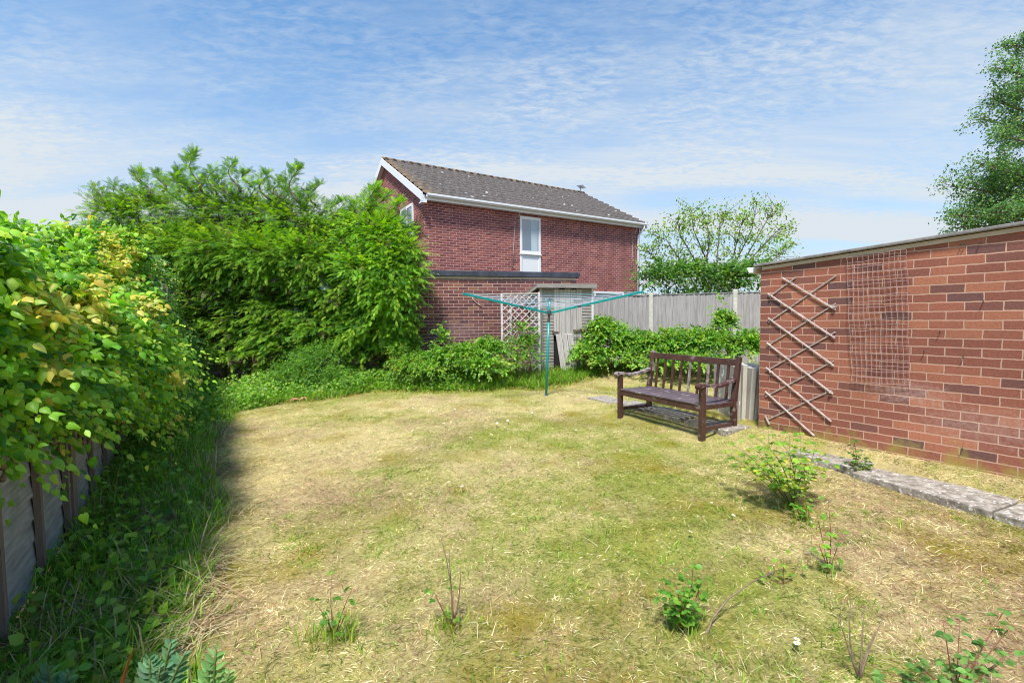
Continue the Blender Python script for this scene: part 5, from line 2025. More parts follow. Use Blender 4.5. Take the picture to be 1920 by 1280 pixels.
def build_conifers():
    Y = 9.6

    def lobe(px, py, rpx, rpy, dy, ns, d=0.42):
        dy = dy + 0.35
        rpy = rpy * 0.86
        py = py + (22 if px < 650 else 6)
        p = at(px, py, Y + dy)
        s = (Y + dy) / F_PX
        return (p.x, Y + dy, p.z, rpx * s, d, rpy * s, ns)

    def lead(px0, py0, px1, py1, dy, ns):
        a = at(px0, py0, Y + dy)
        b = at(px1, py1, Y + dy)
        return (a.x, Y + dy, a.z, b.x, Y + dy, b.z, ns)
    x = [at(p, 600, Y).x for p in (150, 330, 480, 640, 762)]
    conifer('leftmost conifer of the hedge, ragged grey green top showing above the ivy', x[0], x[1], Y, 4.4,
            [lobe(220, 400, 48, 45, 0.3, 800), lobe(280, 390, 60, 48, 0.5, 900), lobe(255, 450, 80, 45, 0.1, 800), lobe(310, 470, 50, 50, 0.0, 500)],
            [lead(205, 390, 190, 352, 0.4, 26), lead(230, 380, 222, 345, 0.5, 26), lead(272, 370, 268, 322, 0.4, 60), lead(300, 360, 305, 325, 0.6, 50), lead(250, 380, 246, 350, 0.5, 30), lead(330, 360, 338, 330, 0.4, 50)], 101, 2600, light=0.92)
    conifer('conifer with the tallest feathery leader of the hedge, left of its middle', x[1], x[2], Y, 4.9,
            [lobe(360, 380, 62, 50, 0.4, 900), lobe(420, 395, 62, 48, 0.5, 900), lobe(350, 445, 70, 45, 0.0, 800), lobe(420, 455, 70, 48, -0.1, 900), lobe(455, 380, 45, 40, 0.6, 600)],
            [lead(368, 360, 365, 286, 0.4, 110), lead(395, 365, 402, 318, 0.5, 70), lead(350, 360, 340, 318, 0.6, 60), lead(440, 360, 438, 302, 0.4, 70), lead(460, 350, 466, 322, 0.6, 40), lead(420, 370, 415, 330, 0.4, 50)], 102, 6500)
    conifer('middle conifer of the hedge with twiggy top above a clipped green wall', x[2], x[3], Y, 4.8,
            [lobe(510, 400, 62, 48, 0.4, 900), lobe(570, 405, 58, 50, 0.4, 900), lobe(500, 455, 70, 45, -0.15, 900), lobe(575, 460, 68, 45, -0.1, 900), lobe(620, 430, 45, 42, 0.3, 600)],
            [lead(553, 380, 551, 312, 0.3, 110), lead(500, 375, 492, 325, 0.5, 60), lead(525, 375, 520, 338, 0.4, 50), lead(585, 385, 592, 345, 0.5, 60), lead(625, 405, 634, 375, 0.4, 50)], 103, 8000)
    conifer('right hand conifer of the hedge, pale lime growth overhanging the brick outbuilding', x[3], x[4], Y - 0.05, 4.5,
            [lobe(685, 432, 46, 44, 0.2, 900, 0.5), lobe(725, 448, 44, 42, 0.0, 1000, 0.5), lobe(750, 490, 34, 38, -0.1, 800, 0.45), lobe(695, 500, 56, 45, -0.25, 1100, 0.45), lobe(730, 540, 42, 36, -0.2, 900, 0.45), lobe(665, 480, 35, 60, 0.0, 500), lobe(772, 460, 18, 22, -0.1, 160, 0.3), lobe(765, 520, 20, 22, -0.2, 160, 0.3)],
            [lead(695, 400, 690, 348, 0.3, 80), lead(665, 420, 655, 382, 0.4, 50), lead(735, 410, 742, 375, 0.2, 60), lead(712, 400, 716, 362, 0.4, 50)], 104, 6500, light=1.15)


build_conifers()

# ================================================================ BUSHES, BRAMBLES


def bush(name, label, cat, lobes, n, size, cols, wts, seed, tpl=None, stems=10, base=None, nz=1.0, parts_stem=True, group=None, stemmat='twig', sigma=0.055):
    """lobes: (x, y, z, rx, ry, rz, weight)"""
    r = np.random.default_rng(seed)
    tpl = tpl or T_oval(0.75)
    bx, by = (lobes[0][0], lobes[0][1]) if base is None else base
    root = empty(name, (bx, by, float(ground_z(bx, by))), 0)
    tag(root, label, cat, group)
    o = np.array(root.location)
    W = np.array([l[6] for l in lobes], float)
    W /= W.sum()
    nc = max(12, n // 8)
    li = r.choice(len(lobes), nc, p=W)
    A = np.array([l[:6] for l in lobes])[li]
    dd = rdir(nc, r)
    dd[:, 2] = np.where(dd[:, 2] < -0.3, -dd[:, 2], dd[:, 2])
    rr = 0.35 + 0.55 * r.random(nc) + 0.30 * r.random(nc) ** 5 + 0.5 * (fnoise(A[:, 0] + dd[:, 0], A[:, 2] + dd[:, 2], 0.35, seed, 2) - 0.5)
    ctr = A[:, :3] + dd * rr[:, None] * A[:, 3:6]
    ctr[:, 2] = np.maximum(ctr[:, 2], ground_z(ctr[:, 0], ctr[:, 1]) + 0.03)
    D = norm(dd * 0.8 + np.array([0, -0.25, 0.45]) + r.normal(0, 0.45, (nc, 3)))

    def colf(pos, ID):
        c0 = palette(nc, cols, wts, 0.15, r)[ID]
        return np.clip(c0 * (1 + r.normal(0, 0.14, (len(pos), 1))), 0.004, 0.9), None, 0
    V, T, C = sprigs(r, ctr, D, (0.16 + 0.20 * r.random(nc)) * (sigma / 0.055), 0.45, 8, tpl, size, colf, ang=0.95, hang=0.15, jit=0.3, face=(0, -0.3, 0.3), taper=0.35)
    low = V[:, 2] < ground_z(V[:, 0], V[:, 1])
    V[low, 2] = ground_z(V[low, 0], V[low, 1]) + 0.01
    np_obj('foliage', V - o, T, M['leaf'], root, colors=C)
    if stems:
        m = MB()
        for k in range(stems):
            c = ctr[r.integers(0, nc)]
            gx, gy = bx * 0.3 + c[0] * 0.7 + r.normal(0, 0.05), by * 0.3 + c[1] * 0.7 + r.normal(0, 0.05)
            g = np.array([gx, gy, float(ground_z(gx, gy)) - 0.02])
            mid = (g + c) / 2 + np.array([r.normal(0, 0.05), r.normal(0, 0.05), 0.05])
            m.tube([tuple(g - o), tuple(mid - o), tuple(c - o)], [0.008, 0.006, 0.003], 5)
        m.build('stems', M[stemmat], root, smooth=True)
    return root


def bl(px, py, Y, rpx, rpy, ry, w=1.0):
    p = at(px, py, Y)
    s = Y / F_PX
    return (p.x, Y, p.z, rpx * s, ry, rpy * s, w)


def build_bushes():
    gcols = [G1, G2, G3, (0.30, 0.42, 0.06)]
    # brambles before the back fence
    bush('bramble_bush', 'dense bright green bramble thicket right of the shed in front of the fence', 'bramble',
         [bl(1140, 645, 10.4, 52, 38, 0.5, 3), bl(1125, 622, 10.5, 26, 22, 0.3, 1.2), bl(1195, 655, 10.4, 50, 32, 0.5, 2.4), bl(1100, 668, 10.1, 24, 22, 0.3, 1), bl(1160, 675, 10.0, 60, 20, 0.3, 1.5)],
         12000, 0.068, gcols, [1.5, 4, 3, 1.2], 201, stems=24)
    bush('bramble_bush', 'bramble thicket behind the bench with a tall shoot climbing the concrete post', 'bramble',
         [bl(1260, 655, 10.1, 60, 36, 0.5, 2.5), bl(1330, 652, 9.9, 60, 32, 0.45, 2.5), bl(1358, 612, 10.0, 16, 20, 0.2, 0.6), bl(1352, 596, 10.1, 7, 10, 0.1, 0.12), bl(1400, 655, 9.7, 30, 30, 0.35, 1.4), bl(1290, 682, 9.5, 90, 16, 0.4, 1.8), bl(1225, 662, 10.1, 40, 26, 0.4, 1.6), bl(1345, 568, 10.3, 4, 18, 0.06, 0.05)],
         19000, 0.066, gcols, [1.5, 4, 3, 1.4], 202, stems=26)
    bush('bramble_bush', 'bramble and nettle clump at the foot of the brick outbuilding wall', 'bramble',
         [bl(880, 672, 9.7, 50, 26, 0.4, 2.4), bl(915, 662, 9.75, 26, 26, 0.3, 1.4), bl(830, 680, 9.5, 42, 24, 0.35, 1.6), bl(830, 640, 9.7, 8, 24, 0.1, 0.22), bl(790, 685, 9.5, 34, 18, 0.3, 1.0), bl(905, 692, 9.2, 60, 18, 0.3, 1.2)],
         10000, 0.062, gcols, [1.5, 4, 3, 1.2], 203, stems=22)
    bush('bramble_bush', 'bramble growing through the white diamond trellis beside the shed', 'bramble',
         [bl(985, 655, 9.85, 26, 30, 0.12, 2), bl(975, 622, 9.88, 16, 20, 0.1, 0.8), bl(980, 684, 9.5, 34, 18, 0.2, 1.3), bl(955, 665, 9.6, 18, 24, 0.2, 0.8)],
         1500, 0.062, gcols, [3, 4, 3, 0.8], 204, stems=14)
    bush('leafy_shrub', 'rounded ferny green shrub at the lawn edge below the conifer hedge', 'shrub',
         [bl(560, 705, 8.9, 50, 34, 0.4, 3), bl(600, 680, 9.1, 34, 36, 0.3, 1.6), bl(530, 722, 8.8, 38, 22, 0.3, 1.4), bl(625, 715, 8.8, 30, 24, 0.3, 1), bl(575, 665, 9.3, 22, 16, 0.2, 0.6)],
         8500, 0.045, [G1, G2, (0.12, 0.26, 0.03), G3], [3, 4, 3, 1], 205, tpl=T_diamond(0.5), stems=22, stemmat='stem_green')
    bush('leafy_shrub', 'low yellowish green shrub between the hedge end and the brick wall', 'shrub',
         [bl(765, 690, 9.3, 34, 24, 0.3, 2), bl(800, 700, 9.1, 36, 16, 0.25, 1.4), bl(745, 670, 9.5, 18, 26, 0.2, 0.8)],
         3200, 0.05, [G2, G3, GY1], [3, 4, 1], 206, tpl=T_diamond(0.45), stems=16, stemmat='stem_green')
    # dark hedge behind the back fence
    bush('evergreen_hedge', 'dense evergreen hedge showing above the grey board fence', 'hedge',
         [bl(1235, 530, 14.5, 38, 34, 0.7, 2), bl(1290, 525, 14.5, 45, 30, 0.7, 2), bl(1355, 532, 14.3, 45, 32, 0.7, 2), bl(1410, 528, 14.0, 40, 34, 0.7, 2), bl(1300, 590, 14.3, 120, 50, 0.7, 2)],
         11000, 0.11, [G4, G1, G2, (0.20, 0.28, 0.05)], [3, 4, 2.5, 1], 207, tpl=T_diamond(0.6), stems=20, stemmat='bark', sigma=0.12)


build_bushes()


def tree(name, label, cat, base, limbs, leaf_n, leaf_size, cols, wts, seed, spread, tpl=None, trunk_r=0.07, twigs=5, group=None):
    """limbs: list of polylines (world points) from the base outwards; leaves cling to the outer parts of limbs and their twigs"""
    r = np.random.default_rng(seed)
    root = empty(name, base, 0)
    tag(root, label, cat, group)
    o = np.array(base)
    m = MB()
    anchors = []
    for pl in limbs:
        P = np.array(pl, float)
        n = len(P)
        rad = np.linspace(trunk_r, 0.010, n)
        m.tube([tuple(p - o) for p in P], list(rad), 7)
        for i in range(1, n):
            for k in range(twigs):
                u = r.random()
                p = P[i - 1] * (1 - u) + P[i] * u
                if i == 1 and u < 0.6:
                    continue
                d = norm(rdir(1, r)[0] * np.array([1, 1, 0.7]) + np.array([0, 0, 0.35]) + 0.5 * (P[i] - P[i - 1]) / np.linalg.norm(P[i] - P[i - 1]))
                ln = spread * (0.4 + 0.7 * r.random())
                q1 = p + d * ln * 0.5 + r.normal(0, 0.03, 3)
                q = p + d * ln + np.array([0, 0, -0.05 * ln])
                m.tube([tuple(p - o), tuple(q1 - o), tuple(q - o)], [0.012, 0.007, 0.003], 5)
                anchors.append((q1, q))
        anchors.append((P[-2], P[-1]))
    A = np.array([a for a, b in anchors])
    B = np.array([b for a, b in anchors])
    idx = r.integers(0, len(A), leaf_n)
    u = r.random((leaf_n, 1)) * 1.15
    pos = A[idx] * (1 - u) + B[idx] * u + r.normal(0, spread * 0.16, (leaf_n, 3))
    L = norm(r.normal(0, 0.6, (leaf_n, 3)) + np.array([0, 0, -0.35]))
    Nn = norm(r.normal(0, 0.6, (leaf_n, 3)) + np.array([0, -0.3, 0.7]))
    V, T, C = instance(tpl or T_diamond(0.6), pos, L, Nn, leaf_size * (0.6 + 0.7 * r.random(leaf_n)), palette(leaf_n, cols, wts, 0.18, r))
    np_obj('crown', V - o, T, M['leaf'], root, colors=C)
    m.build('trunk', M['bark'], root, smooth=True)
    return root


def build_trees():
    Yt = 15.5

    def P(px, py, dy=0):
        return tuple(at(px, py, Yt + dy))
    b = at(1335, 560, Yt)
    b = Vector((b.x, b.y, 0.1))
    b2 = (b.x, b.y, 1.2)
    limbs = [[tuple(b), b2, P(1330, 500), P(1300, 430), P(1297, 395)],
             [tuple(b), b2, P(1290, 510), P(1250, 450), P(1225, 440)],
             [tuple(b), b2, P(1345, 480, 0.4), P(1350, 420, 0.5), P(1362, 400, 0.5)],
             [tuple(b), b2, P(1380, 490), P(1410, 430), P(1420, 378)],
             [tuple(b), b2, P(1390, 505, -0.5), P(1440, 450, -0.6), P(1465, 425, -0.6)],
             [tuple(b), b2, P(1310, 500, -0.6), P(1275, 440, -0.8), P(1270, 415, -0.8)],
             [tuple(b), b2, P(1400, 480, 0.5), P(1440, 410, 0.6), P(1452, 385, 0.6)],
             [tuple(b), b2, P(1270, 520, 0.3), P(1235, 490, 0.3), P(1215, 470, 0.3)],
             [tuple(b), b2, P(1370, 500, -0.3), P(1385, 440, -0.3), P(1392, 415, -0.3)],
             [tuple(b), b2, P(1410, 510, 0.2), P(1460, 480, 0.2), P(1490, 455, 0.2)],
             [tuple(b), b2, P(1320, 520, -0.3), P(1330, 450, -0.3), P(1325, 420, -0.3)]]
    tree('small_tree', 'thin light green many stemmed tree spreading above the back fence', 'tree', tuple(b), limbs, 7600, 0.088,
         [G2, G3, (0.38, 0.46, 0.09), G1], [3, 5, 3, 0.8], 301, 0.62, trunk_r=0.034, twigs=10)
    # big tree behind the garage
    Yt = 13.0

    def Q(px, py, dy=0):
        return tuple(at(px, py, Yt + dy))
    bx = at(2010, 500, Yt).x
    base = (bx, Yt, 0.0)
    tr = [(bx, Yt, 0.0), (bx, Yt, 3.0), (bx - 0.1, Yt, 5.5), (bx + 0.1, Yt, 8.0), (bx, Yt, 10.2)]

    def limb(z, px, py, dy):
        e = np.array(Q(px, py, dy))
        s = np.array([bx, Yt, z])
        mid = s * 0.5 + e * 0.5 + np.array([0, 0, 0.35])
        m2 = s * 0.2 + e * 0.8 + np.array([0, 0, 0.15])
        return [tuple(s), tuple(mid), tuple(m2), tuple(e)]
    limbs = [tr, limb(3.2, 1772, 405, -0.3), limb(3.0, 1800, 425, 0.4), limb(3.6, 1790, 350, 0.2), limb(3.9, 1835, 305, -0.4), limb(3.5, 1835, 380, 0.6), limb(3.4, 1860, 400, -0.6),
             limb(5.2, 1850, 225, 0.2), limb(5.0, 1870, 255, -0.5), limb(5.5, 1860, 185, 0.3), limb(4.4, 1880, 320, 0.5), limb(4.6, 1895, 340, -0.3), limb(3.0, 1880, 430, 0.3),
             limb(6.5, 1885, 130, 0), limb(7.2, 1905, 85, 0.4), limb(6.0, 1915, 170, -0.4), limb(5.2, 1915, 235, 0.5), limb(4.0, 1925, 380, -0.5), limb(7.5, 1940, 60, 0.1), limb(5, 1960, 280, -0.8), limb(6, 1980, 200, 0.8),
             limb(4, 2100, 380, 0), limb(5, 2140, 300, 0.6), limb(6, 2120, 200, -0.6), limb(7, 2080, 100, 0.3), limb(3.4, 1920, 330, 0.9), limb(3.3, 1815, 385, 0.9), limb(3.3, 1850, 340, 0.9)]
    tree('birch_tree', 'tall leafy tree rising behind the garage at the right edge', 'tree', base, limbs, 46000, 0.068,
         [(0.075, 0.19, 0.06), (0.13, 0.29, 0.08), (0.20, 0.37, 0.10), (0.28, 0.42, 0.10)], [3, 4, 3, 1.2], 302, 0.56, trunk_r=0.055, twigs=12)


build_trees()

# ================================================================ SMALL PLANTS ON THE LAWN


def sprig(name, label, cat, base, stems, leaf, cols, wts, seed, leaf_n=6, tpl=None, stemmat='stem_red', rad=0.0035, group=None, tuft=0, lean_leaf=0.0):
    """stems: list of polylines as offsets from the base in metres; leaves along the upper part of each"""
    r = np.random.default_rng(seed)
    root = empty(name, base, 0)
    tag(root, label, cat, group)
    o = np.array(base)
    m = MB()
    parts = []
    for st in stems:
        P = np.array(st, float)
        m.tube([tuple(p) for p in P], list(np.linspace(rad, rad * 0.4, len(P))), 6)
        k = leaf_n
        if k <= 0:
            continue
        seg = np.linspace(0.3, 1.0, k)
        cum = seg * (len(P) - 1)
        i = np.minimum(cum.astype(int), len(P) - 2)
        f = (cum - i)[:, None]
        c = P[i] * (1 - f) + P[i + 1] * f
        th = np.arange(k) * 2.4 + r.random() * 6
        # each leaf node carries a petiole with a few leaflets
        for j in range(k):
            d = np.array([math.cos(th[j]), math.sin(th[j]), 0.25])
            q = c[j] + d * leaf * 0.8
            m.tube([tuple(c[j]), tuple(q)], [rad * 0.35, rad * 0.25], 4)
            nl = 3
            pos = np.repeat((q)[None], nl, 0) + r.normal(0, leaf * 0.08, (nl, 3))
            angs = th[j] + np.array([0, 1.1, -1.1])
            L = norm(np.stack([np.cos(angs), np.sin(angs), np.full(3, -0.15)], -1) + r.normal(0, 0.12, (nl, 3)))
            Nn = norm(np.array([0, -0.25, 1.0]) + r.normal(0, 0.22, (nl, 3)))
            parts.append(instance(tpl or T_oval(0.8), pos, L, Nn, leaf * (0.75 + 0.5 * r.random(nl)), palette(nl, cols, wts, 0.15, r)))
    m.build('stems', M[stemmat], root, smooth=True)
    if parts:
        V, T, C = merge(parts)
        np_obj('leaves', V, T, M['leaf'], root, colors=C)
    if tuft:
        n = tuft
        X = o[0] + r.normal(0, 0.055, n)
        Yv = o[1] + r.normal(0, 0.045, n)
        V, T, C = fan_blades(r, X, Yv, 0.05, 0.15, 0.004, [G3, GY1, DRY, G2], [3, 3, 1.5, 2], 0.5)
        tag(np_obj('grass_tuft', V - o, T, M['grass'], root, colors=C), kind='stuff')
    return root


def stem_to(base, px, py, dy=0.0, bow=(0, 0, 0), k=4):
    """offset polyline from the base to the point seen at a pixel at the base's depth (+dy)"""
    e = at(px, py, base.y + dy) - base
    b = Vector(bow)
    return [tuple(e * (i / k) + b * (4 * (i / k) * (1 - i / k))) for i in range(k + 1)]


def build_small_plants():
    lg = [G2, G3, (0.34, 0.44, 0.07), GY1, YEL]
    r = np.random.default_rng(77)
    # rose-like bush between lawn and path
    b = gp(1485, 955)
    st = []
    for (px, py, dy) in ((1370, 830, 0.2), (1395, 850, 0.0), (1410, 815, 0.3), (1440, 805, 0.25), (1450, 850, -0.1), (1480, 815, 0.2), (1500, 850, 0), (1530, 830, 0.2), (1550, 850, 0.05), (1565, 870, 0.0),
                         (1420, 880, -0.1), (1465, 830, 0.1), (1515, 870, -0.15), (1390, 875, 0.1), (1540, 880, 0.1), (1430, 835, 0.35), (1500, 812, 0.4), (1360, 850, 0.3), (1470, 880, -0.2), (1400, 830, 0.15), (1520, 845, 0.3), (1445, 870, 0.1)):
        st.append(stem_to(b, px, py, dy, (r.normal(0, 0.03), 0, 0.05)))
    sprig('rose_bush', 'thin yellow green leafy bush between the bench and the garage path', 'bush', tuple(b), st, 0.040, lg, [3, 4, 3, 2, 0.7], 401, leaf_n=9, stemmat='stem_green', rad=0.0032, tuft=90)
    b = gp(1610, 882)
    sprig('weed', 'small dark leaved weed at the foot of the garage wall', 'weed', tuple(b), [stem_to(b, 1598, 838), stem_to(b, 1588, 862, -0.05), stem_to(b, 1618, 858, 0.05), stem_to(b, 1628, 868, -0.05), stem_to(b, 1600, 815, 0.02)],
          0.032, [G4, G1, G2, (0.10, 0.18, 0.09)], [2, 3, 2, 2], 402, leaf_n=6, tuft=60)
    b = gp(1505, 975)
    sprig('weed', 'short dark green weed in front of the yellow green bush', 'weed', tuple(b), [stem_to(b, 1500, 925), stem_to(b, 1515, 940, -0.03), stem_to(b, 1490, 945, 0.03)], 0.032, [G1, G2, G3], [2, 3, 2], 403, leaf_n=5, tuft=60)
    b = gp(1555, 1070)
    sprig('sapling', 'spindly sapling with few leaves standing in pale dry grass', 'sapling', tuple(b), [stem_to(b, 1552, 935, 0, (0.012, 0, 0)), stem_to(b, 1532, 965, 0.05), stem_to(b, 1578, 1000, 0.0), stem_to(b, 1535, 1020, -0.05)],
          0.030, [G2, G3, GY1], [3, 3, 1], 404, leaf_n=4, rad=0.003, tuft=50)
    b = gp(1278, 1180)
    st = [stem_to(b, px, py, dy, (0.01, 0, 0.0)) for px, py, dy in ((1240, 1095, 0.0), (1255, 1120, -0.06), (1262, 1080, 0.05), (1280, 1095, 0), (1300, 1058, 0.03), (1310, 1110, 0.03), (1296, 1130, -0.06), (1245, 1130, -0.03), (1315, 1085, 0.05), (1275, 1115, -0.08), (1290, 1085, 0.06))]
    sprig('sapling', 'bushy dark green leafy shoot left of the curved dead branch', 'sapling', tuple(b), st, 0.027, [G1, G2, G2, G3], [3, 3, 2, 1], 405, leaf_n=7, rad=0.0032, tuft=70)
    # arching dead branch
    b = gp(1325, 1190)
    pts = [at(x, y, Y) - b for x, y, Y in ((1325, 1190, b.y), (1335, 1160, b.y + 0.06), (1365, 1122, b.y + 0.14), (1410, 1090, b.y + 0.2), (1463, 1066, b.y + 0.28))]
    sprig('dead_branch', 'bare grey branch arching over the dry lawn to the right', 'branch', tuple(b), [[tuple(p) for p in pts]], 0.02, lg, [1, 1, 1, 1, 0], 406, leaf_n=0, stemmat='twig', rad=0.0055)
    b = gp(1470, 1095)
    sprig('weed', 'trailing sprig with bright leaves at the tip of the dead branch', 'weed', tuple(b), [stem_to(b, 1442, 1048, 0.05), stem_to(b, 1498, 1062, 0.05), stem_to(b, 1468, 1035, 0.05), stem_to(b, 1415, 1075, 0.0)], 0.022, [G2, G3], [2, 3], 407, leaf_n=3, rad=0.002)
    # two saplings left of the middle
    b = gp(628, 1195)
    sprig('sapling', 'thin red stemmed sapling with paired leaves, left front of the lawn', 'sapling', tuple(b), [stem_to(b, 622, 1080, 0, (-0.01, 0, 0)), stem_to(b, 660, 1105, 0.04, (0, 0, 0.02)), stem_to(b, 590, 1130, 0.03, (0, 0, 0.02)), stem_to(b, 648, 1150, -0.03)],
          0.024, [G1, G2, G3], [3, 3, 1], 408, leaf_n=3, rad=0.0026, tuft=190)
    b = gp(848, 1180)
    sprig('sapling', 'twiggy sapling with bare upper stems in the middle of the lawn', 'sapling', tuple(b), [stem_to(b, 818, 1120, -0.03), stem_to(b, 812, 1105, 0.02), stem_to(b, 850, 1108, 0.03)],
          0.024, [G1, G2, G3], [3, 3, 1], 409, leaf_n=2, rad=0.003, tuft=90)
    bb = empty('bare_stem', tuple(b + Vector((0.0, 0.03, 0))), 0)
    tag(bb, 'leafless brown forked twig beside the twiggy sapling', 'twig')
    m = MB()
    for s_ in (stem_to(b, 824, 1010, 0, (0.015, 0, 0)), stem_to(b, 862, 1068, 0.02, (0.01, 0, 0)), stem_to(b, 840, 1035, 0.02, (0.0, 0, 0))):
        m.tube(s_, [0.0045, 0.004, 0.003, 0.0024, 0.0015], 6)
    m.build('stems', M['twig'], bb, smooth=True)
    # bare twigs in the right foreground
    b = gp(1612, 1275)
    bb = empty('bare_stem', tuple(b), 0)
    tag(bb, 'dry leafless branching stem among pale grass in the right foreground', 'twig')
    m = MB()
    for q in ((1570, 1150), (1595, 1135), (1655, 1160), (1620, 1150), (1640, 1185)):
        m.tube(stem_to(b, q[0], q[1], 0.04, (r.normal(0, 0.012), 0, 0)), [0.005, 0.004, 0.003, 0.0022, 0.0014], 6)
    m.build('stems', M['twig'], bb, smooth=True)
    # leafy shrub at the bottom right corner
    Yb = 1.62
    b = at(1790, 1330, Yb)
    b.z = float(ground_z(b.x, b.y))
    st = []
    for (px, py, dy) in ((1768, 1165, 0), (1712, 1240, -0.05), (1800, 1165, 0.05), (1850, 1200, 0), (1885, 1140, 0.06), (1915, 1150, 0), (1830, 1245, -0.08), (1660, 1260, 0.0), (1740, 1265, -0.06), (1880, 1240, -0.05), (1905, 1215, 0.03), (1800, 1262, -0.05), (1640, 1272, 0.05), (1690, 1268, 0.0)):
        st.append(stem_to(b, px, py, dy, (0, 0, 0.015)))
    sprig('leafy_shrub', 'fresh green leafy shrub with dark stems filling the bottom right corner', 'shrub', tuple(b), st, 0.026, [(0.10, 0.25, 0.05), (0.16, 0.33, 0.07), (0.22, 0.38, 0.09)], [2, 4, 2], 411, leaf_n=6, rad=0.0028)
    # feathery leaved plants at the bottom left
    specs = [((395, 1400), [(405, 1218), (390, 1250), (430, 1262)], 'bright green ladder leaved plant at the bottom edge, left of centre', 1.45, (0.24, 0.46, 0.14)),
             ((290, 1400), [(320, 1205), (280, 1235), (345, 1228), (300, 1250)], 'blue green fan leaved plant beside a rust coloured blade', 1.5, (0.16, 0.34, 0.17)),
             ((110, 1400), [(90, 1248), (130, 1262), (70, 1270)], 'blue green leaved plant at the bottom left corner', 1.5, (0.13, 0.29, 0.15))]
    bladet = T_oval(0.36)
    for (bp, tips, lab, Yp, colr) in specs:
        b = at(bp[0], bp[1], Yp)
        b.z = float(ground_z(b.x, b.y))
        root = empty('fern_leaved_plant', tuple(b), 0)
        tag(root, lab, 'plant')
        m = MB()
        parts = []
        for (px, py) in tips:
            e = at(px, py, Yp) - b
            pts = [e * (i / 6) + Vector((0, 0, 0.03)) * math.sin(i / 6 * 3.1) for i in range(7)]
            m.tube([tuple(p) for p in pts], [0.0035] * 7, 5)
            A = np.array([tuple(p) for p in pts])
            k = 9
            u = np.linspace(0.35, 1.0, k) * 6
            i = np.minimum(u.astype(int), 5)
            f = (u - i)[:, None]
            c = A[i] * (1 - f) + A[i + 1] * f
            d = norm(np.array(e)[None])[0]
            for s_ in (-1, 1):
                side = np.array([s_ * 1.0, 0.15, 0.1])
                L = norm(np.repeat(side[None], k, 0) + d * 0.85 + r.normal(0, 0.16, (k, 3)))
                Nn = norm(np.array([0, -0.7, 0.6]) + r.normal(0, 0.28, (k, 3)))
                sz = 0.055 * np.sin(np.linspace(0.5, 1.0, k) * math.pi * 0.93) + 0.014
                parts.append(instance(bladet, c, L, Nn, sz * r.uniform(0.8, 1.15, k), palette(k, [colr], [1], 0.2, r)))
        V, T, C = merge(parts)
        np_obj('leaves', V, T, M['leaf'], root, colors=C)
        m.build('stems', M['stem_green'], root, smooth=True)
    b = at(232, 1400, 1.5)
    b.z = float(ground_z(b.x, b.y))
    V, T, C = [], [], []
    e1 = at(252, 1214, 1.5) - b
    tv, tf = T_blade(6, 0.05, 0.0)
    pts = []
    for i in range(7):
        u = i / 6
        c = e1 * u + Vector((-0.03 * math.sin(u * 3.1), 0, 0))
        w = 0.011 * (1 - u ** 2) + 0.001
        pts += [tuple(c + Vector((-w, 0, 0))), tuple(c + Vector((w * 0.2, -0.006, 0))), tuple(c + Vector((w, 0, 0)))]
    tt = []
    for i in range(6):
        a = 3 * i
        tt += [(a, a + 1, a + 4), (a, a + 4, a + 3), (a + 1, a + 2, a + 5), (a + 1, a + 5, a + 4)]
    o = np_obj('rust_blade', pts, tt, M['leaf'], colors=np.tile(np.array([0.40, 0.15, 0.04]), (21, 1)))
    o.location = b
    tag(o, 'single rust orange blade leaf standing up in the bottom left foreground', 'leaf')
    # dried leaf litter at the foot of the shrub
    b = gp(562, 752)
    m = MB()
    for k in range(9):
        a = r.uniform(0, 6.28)
        ln = r.uniform(0.10, 0.26)
        m.tube([(0, 0, 0.03), (math.cos(a) * ln * 0.6, math.sin(a) * ln * 0.5, 0.06), (math.cos(a) * ln, math.sin(a) * ln * 0.7, 0.02)], [0.011, 0.009, 0.003], 5)
    o = m.build('dead_leaf_clump', plain('orange_dead_leaves', (0.62, 0.32, 0.18), 0.8, noise=0.2))
    o.location = b
    tag(o, 'orange brown withered leaf clump at the lawn edge under the green shrub', 'dead leaves')


build_small_plants()


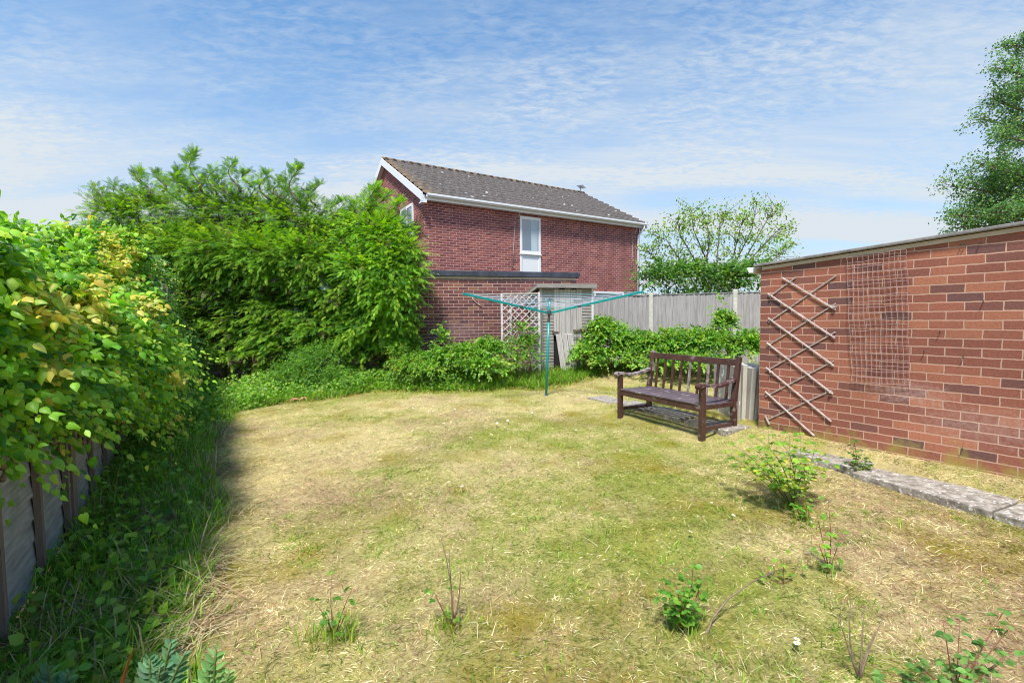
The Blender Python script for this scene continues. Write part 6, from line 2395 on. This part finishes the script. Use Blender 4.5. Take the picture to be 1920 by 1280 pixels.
def build_daisies():
    r = np.random.default_rng(91)
    wm = plain('daisy_petals', (0.80, 0.80, 0.78), 0.6)
    ym = plain('daisy_centre', (0.75, 0.50, 0.03), 0.6)
    spots = [(699, 822), (778, 815), (804, 811), (830, 802), (835, 815), (822, 825), (851, 806), (871, 819), (903, 781), (918, 822), (945, 808), (954, 795), (774, 770), (808, 775), (852, 774), (869, 922), (838, 915), (1080, 812),
             (1010, 838), (930, 800), (1290, 1010), (1492, 1218), (1499, 1226), (1486, 1216), (1336, 950), (1370, 975), (1455, 948), (1448, 922), (1515, 985), (740, 757), (778, 732), (1000, 780), (1035, 735), (880, 830), (815, 840), (1890, 1030)]
    proto = None
    for i, (px, py) in enumerate(spots):
        p = gp(px, py)
        if proto is None:
            root = empty('daisy', (0, 0, 0), 0)
            m = MB()
            for k in range(11):
                a = 2 * math.pi * k / 11
                c, s = math.cos(a), math.sin(a)
                w = 0.0026
                m.v += [(c * 0.003 - s * w, s * 0.003 + c * w, 0.04), (c * 0.003 + s * w, s * 0.003 - c * w, 0.04), (c * 0.011 + s * w, s * 0.011 - c * w, 0.043), (c * 0.011 - s * w, s * 0.011 + c * w, 0.043)]
                m.f.append(tuple(4 * k + q for q in range(4)))
            m.build('petals', wm, root)
            MB().tube([(0, 0, 0.040), (0, 0, 0.0445)], [0.0042, 0.003], 8).build('centre', ym, root)
            MB().tube([(0, 0, -0.01), (0.001, 0, 0.041)], 0.0009, 5).build('stalk', M['stem_green'], root)
            proto = root
            o = root
        else:
            o = proto.copy()
            COL.objects.link(o)
            for ch in list(proto.children):
                c = ch.copy()
                COL.objects.link(c)
                c.parent = o
        o.location = p
        sc = r.uniform(0.8, 1.25) * (1.0 if p.y < 4 else 1.25)
        o.scale = (sc, sc, sc)
        o.rotation_euler = (r.uniform(0.1, 0.5), r.uniform(-0.2, 0.2), r.uniform(0, 6))
        tag(o, 'tiny white daisy flower dotted in the dry lawn', 'daisy', 'daisies dotted over the lawn')


build_daisies()
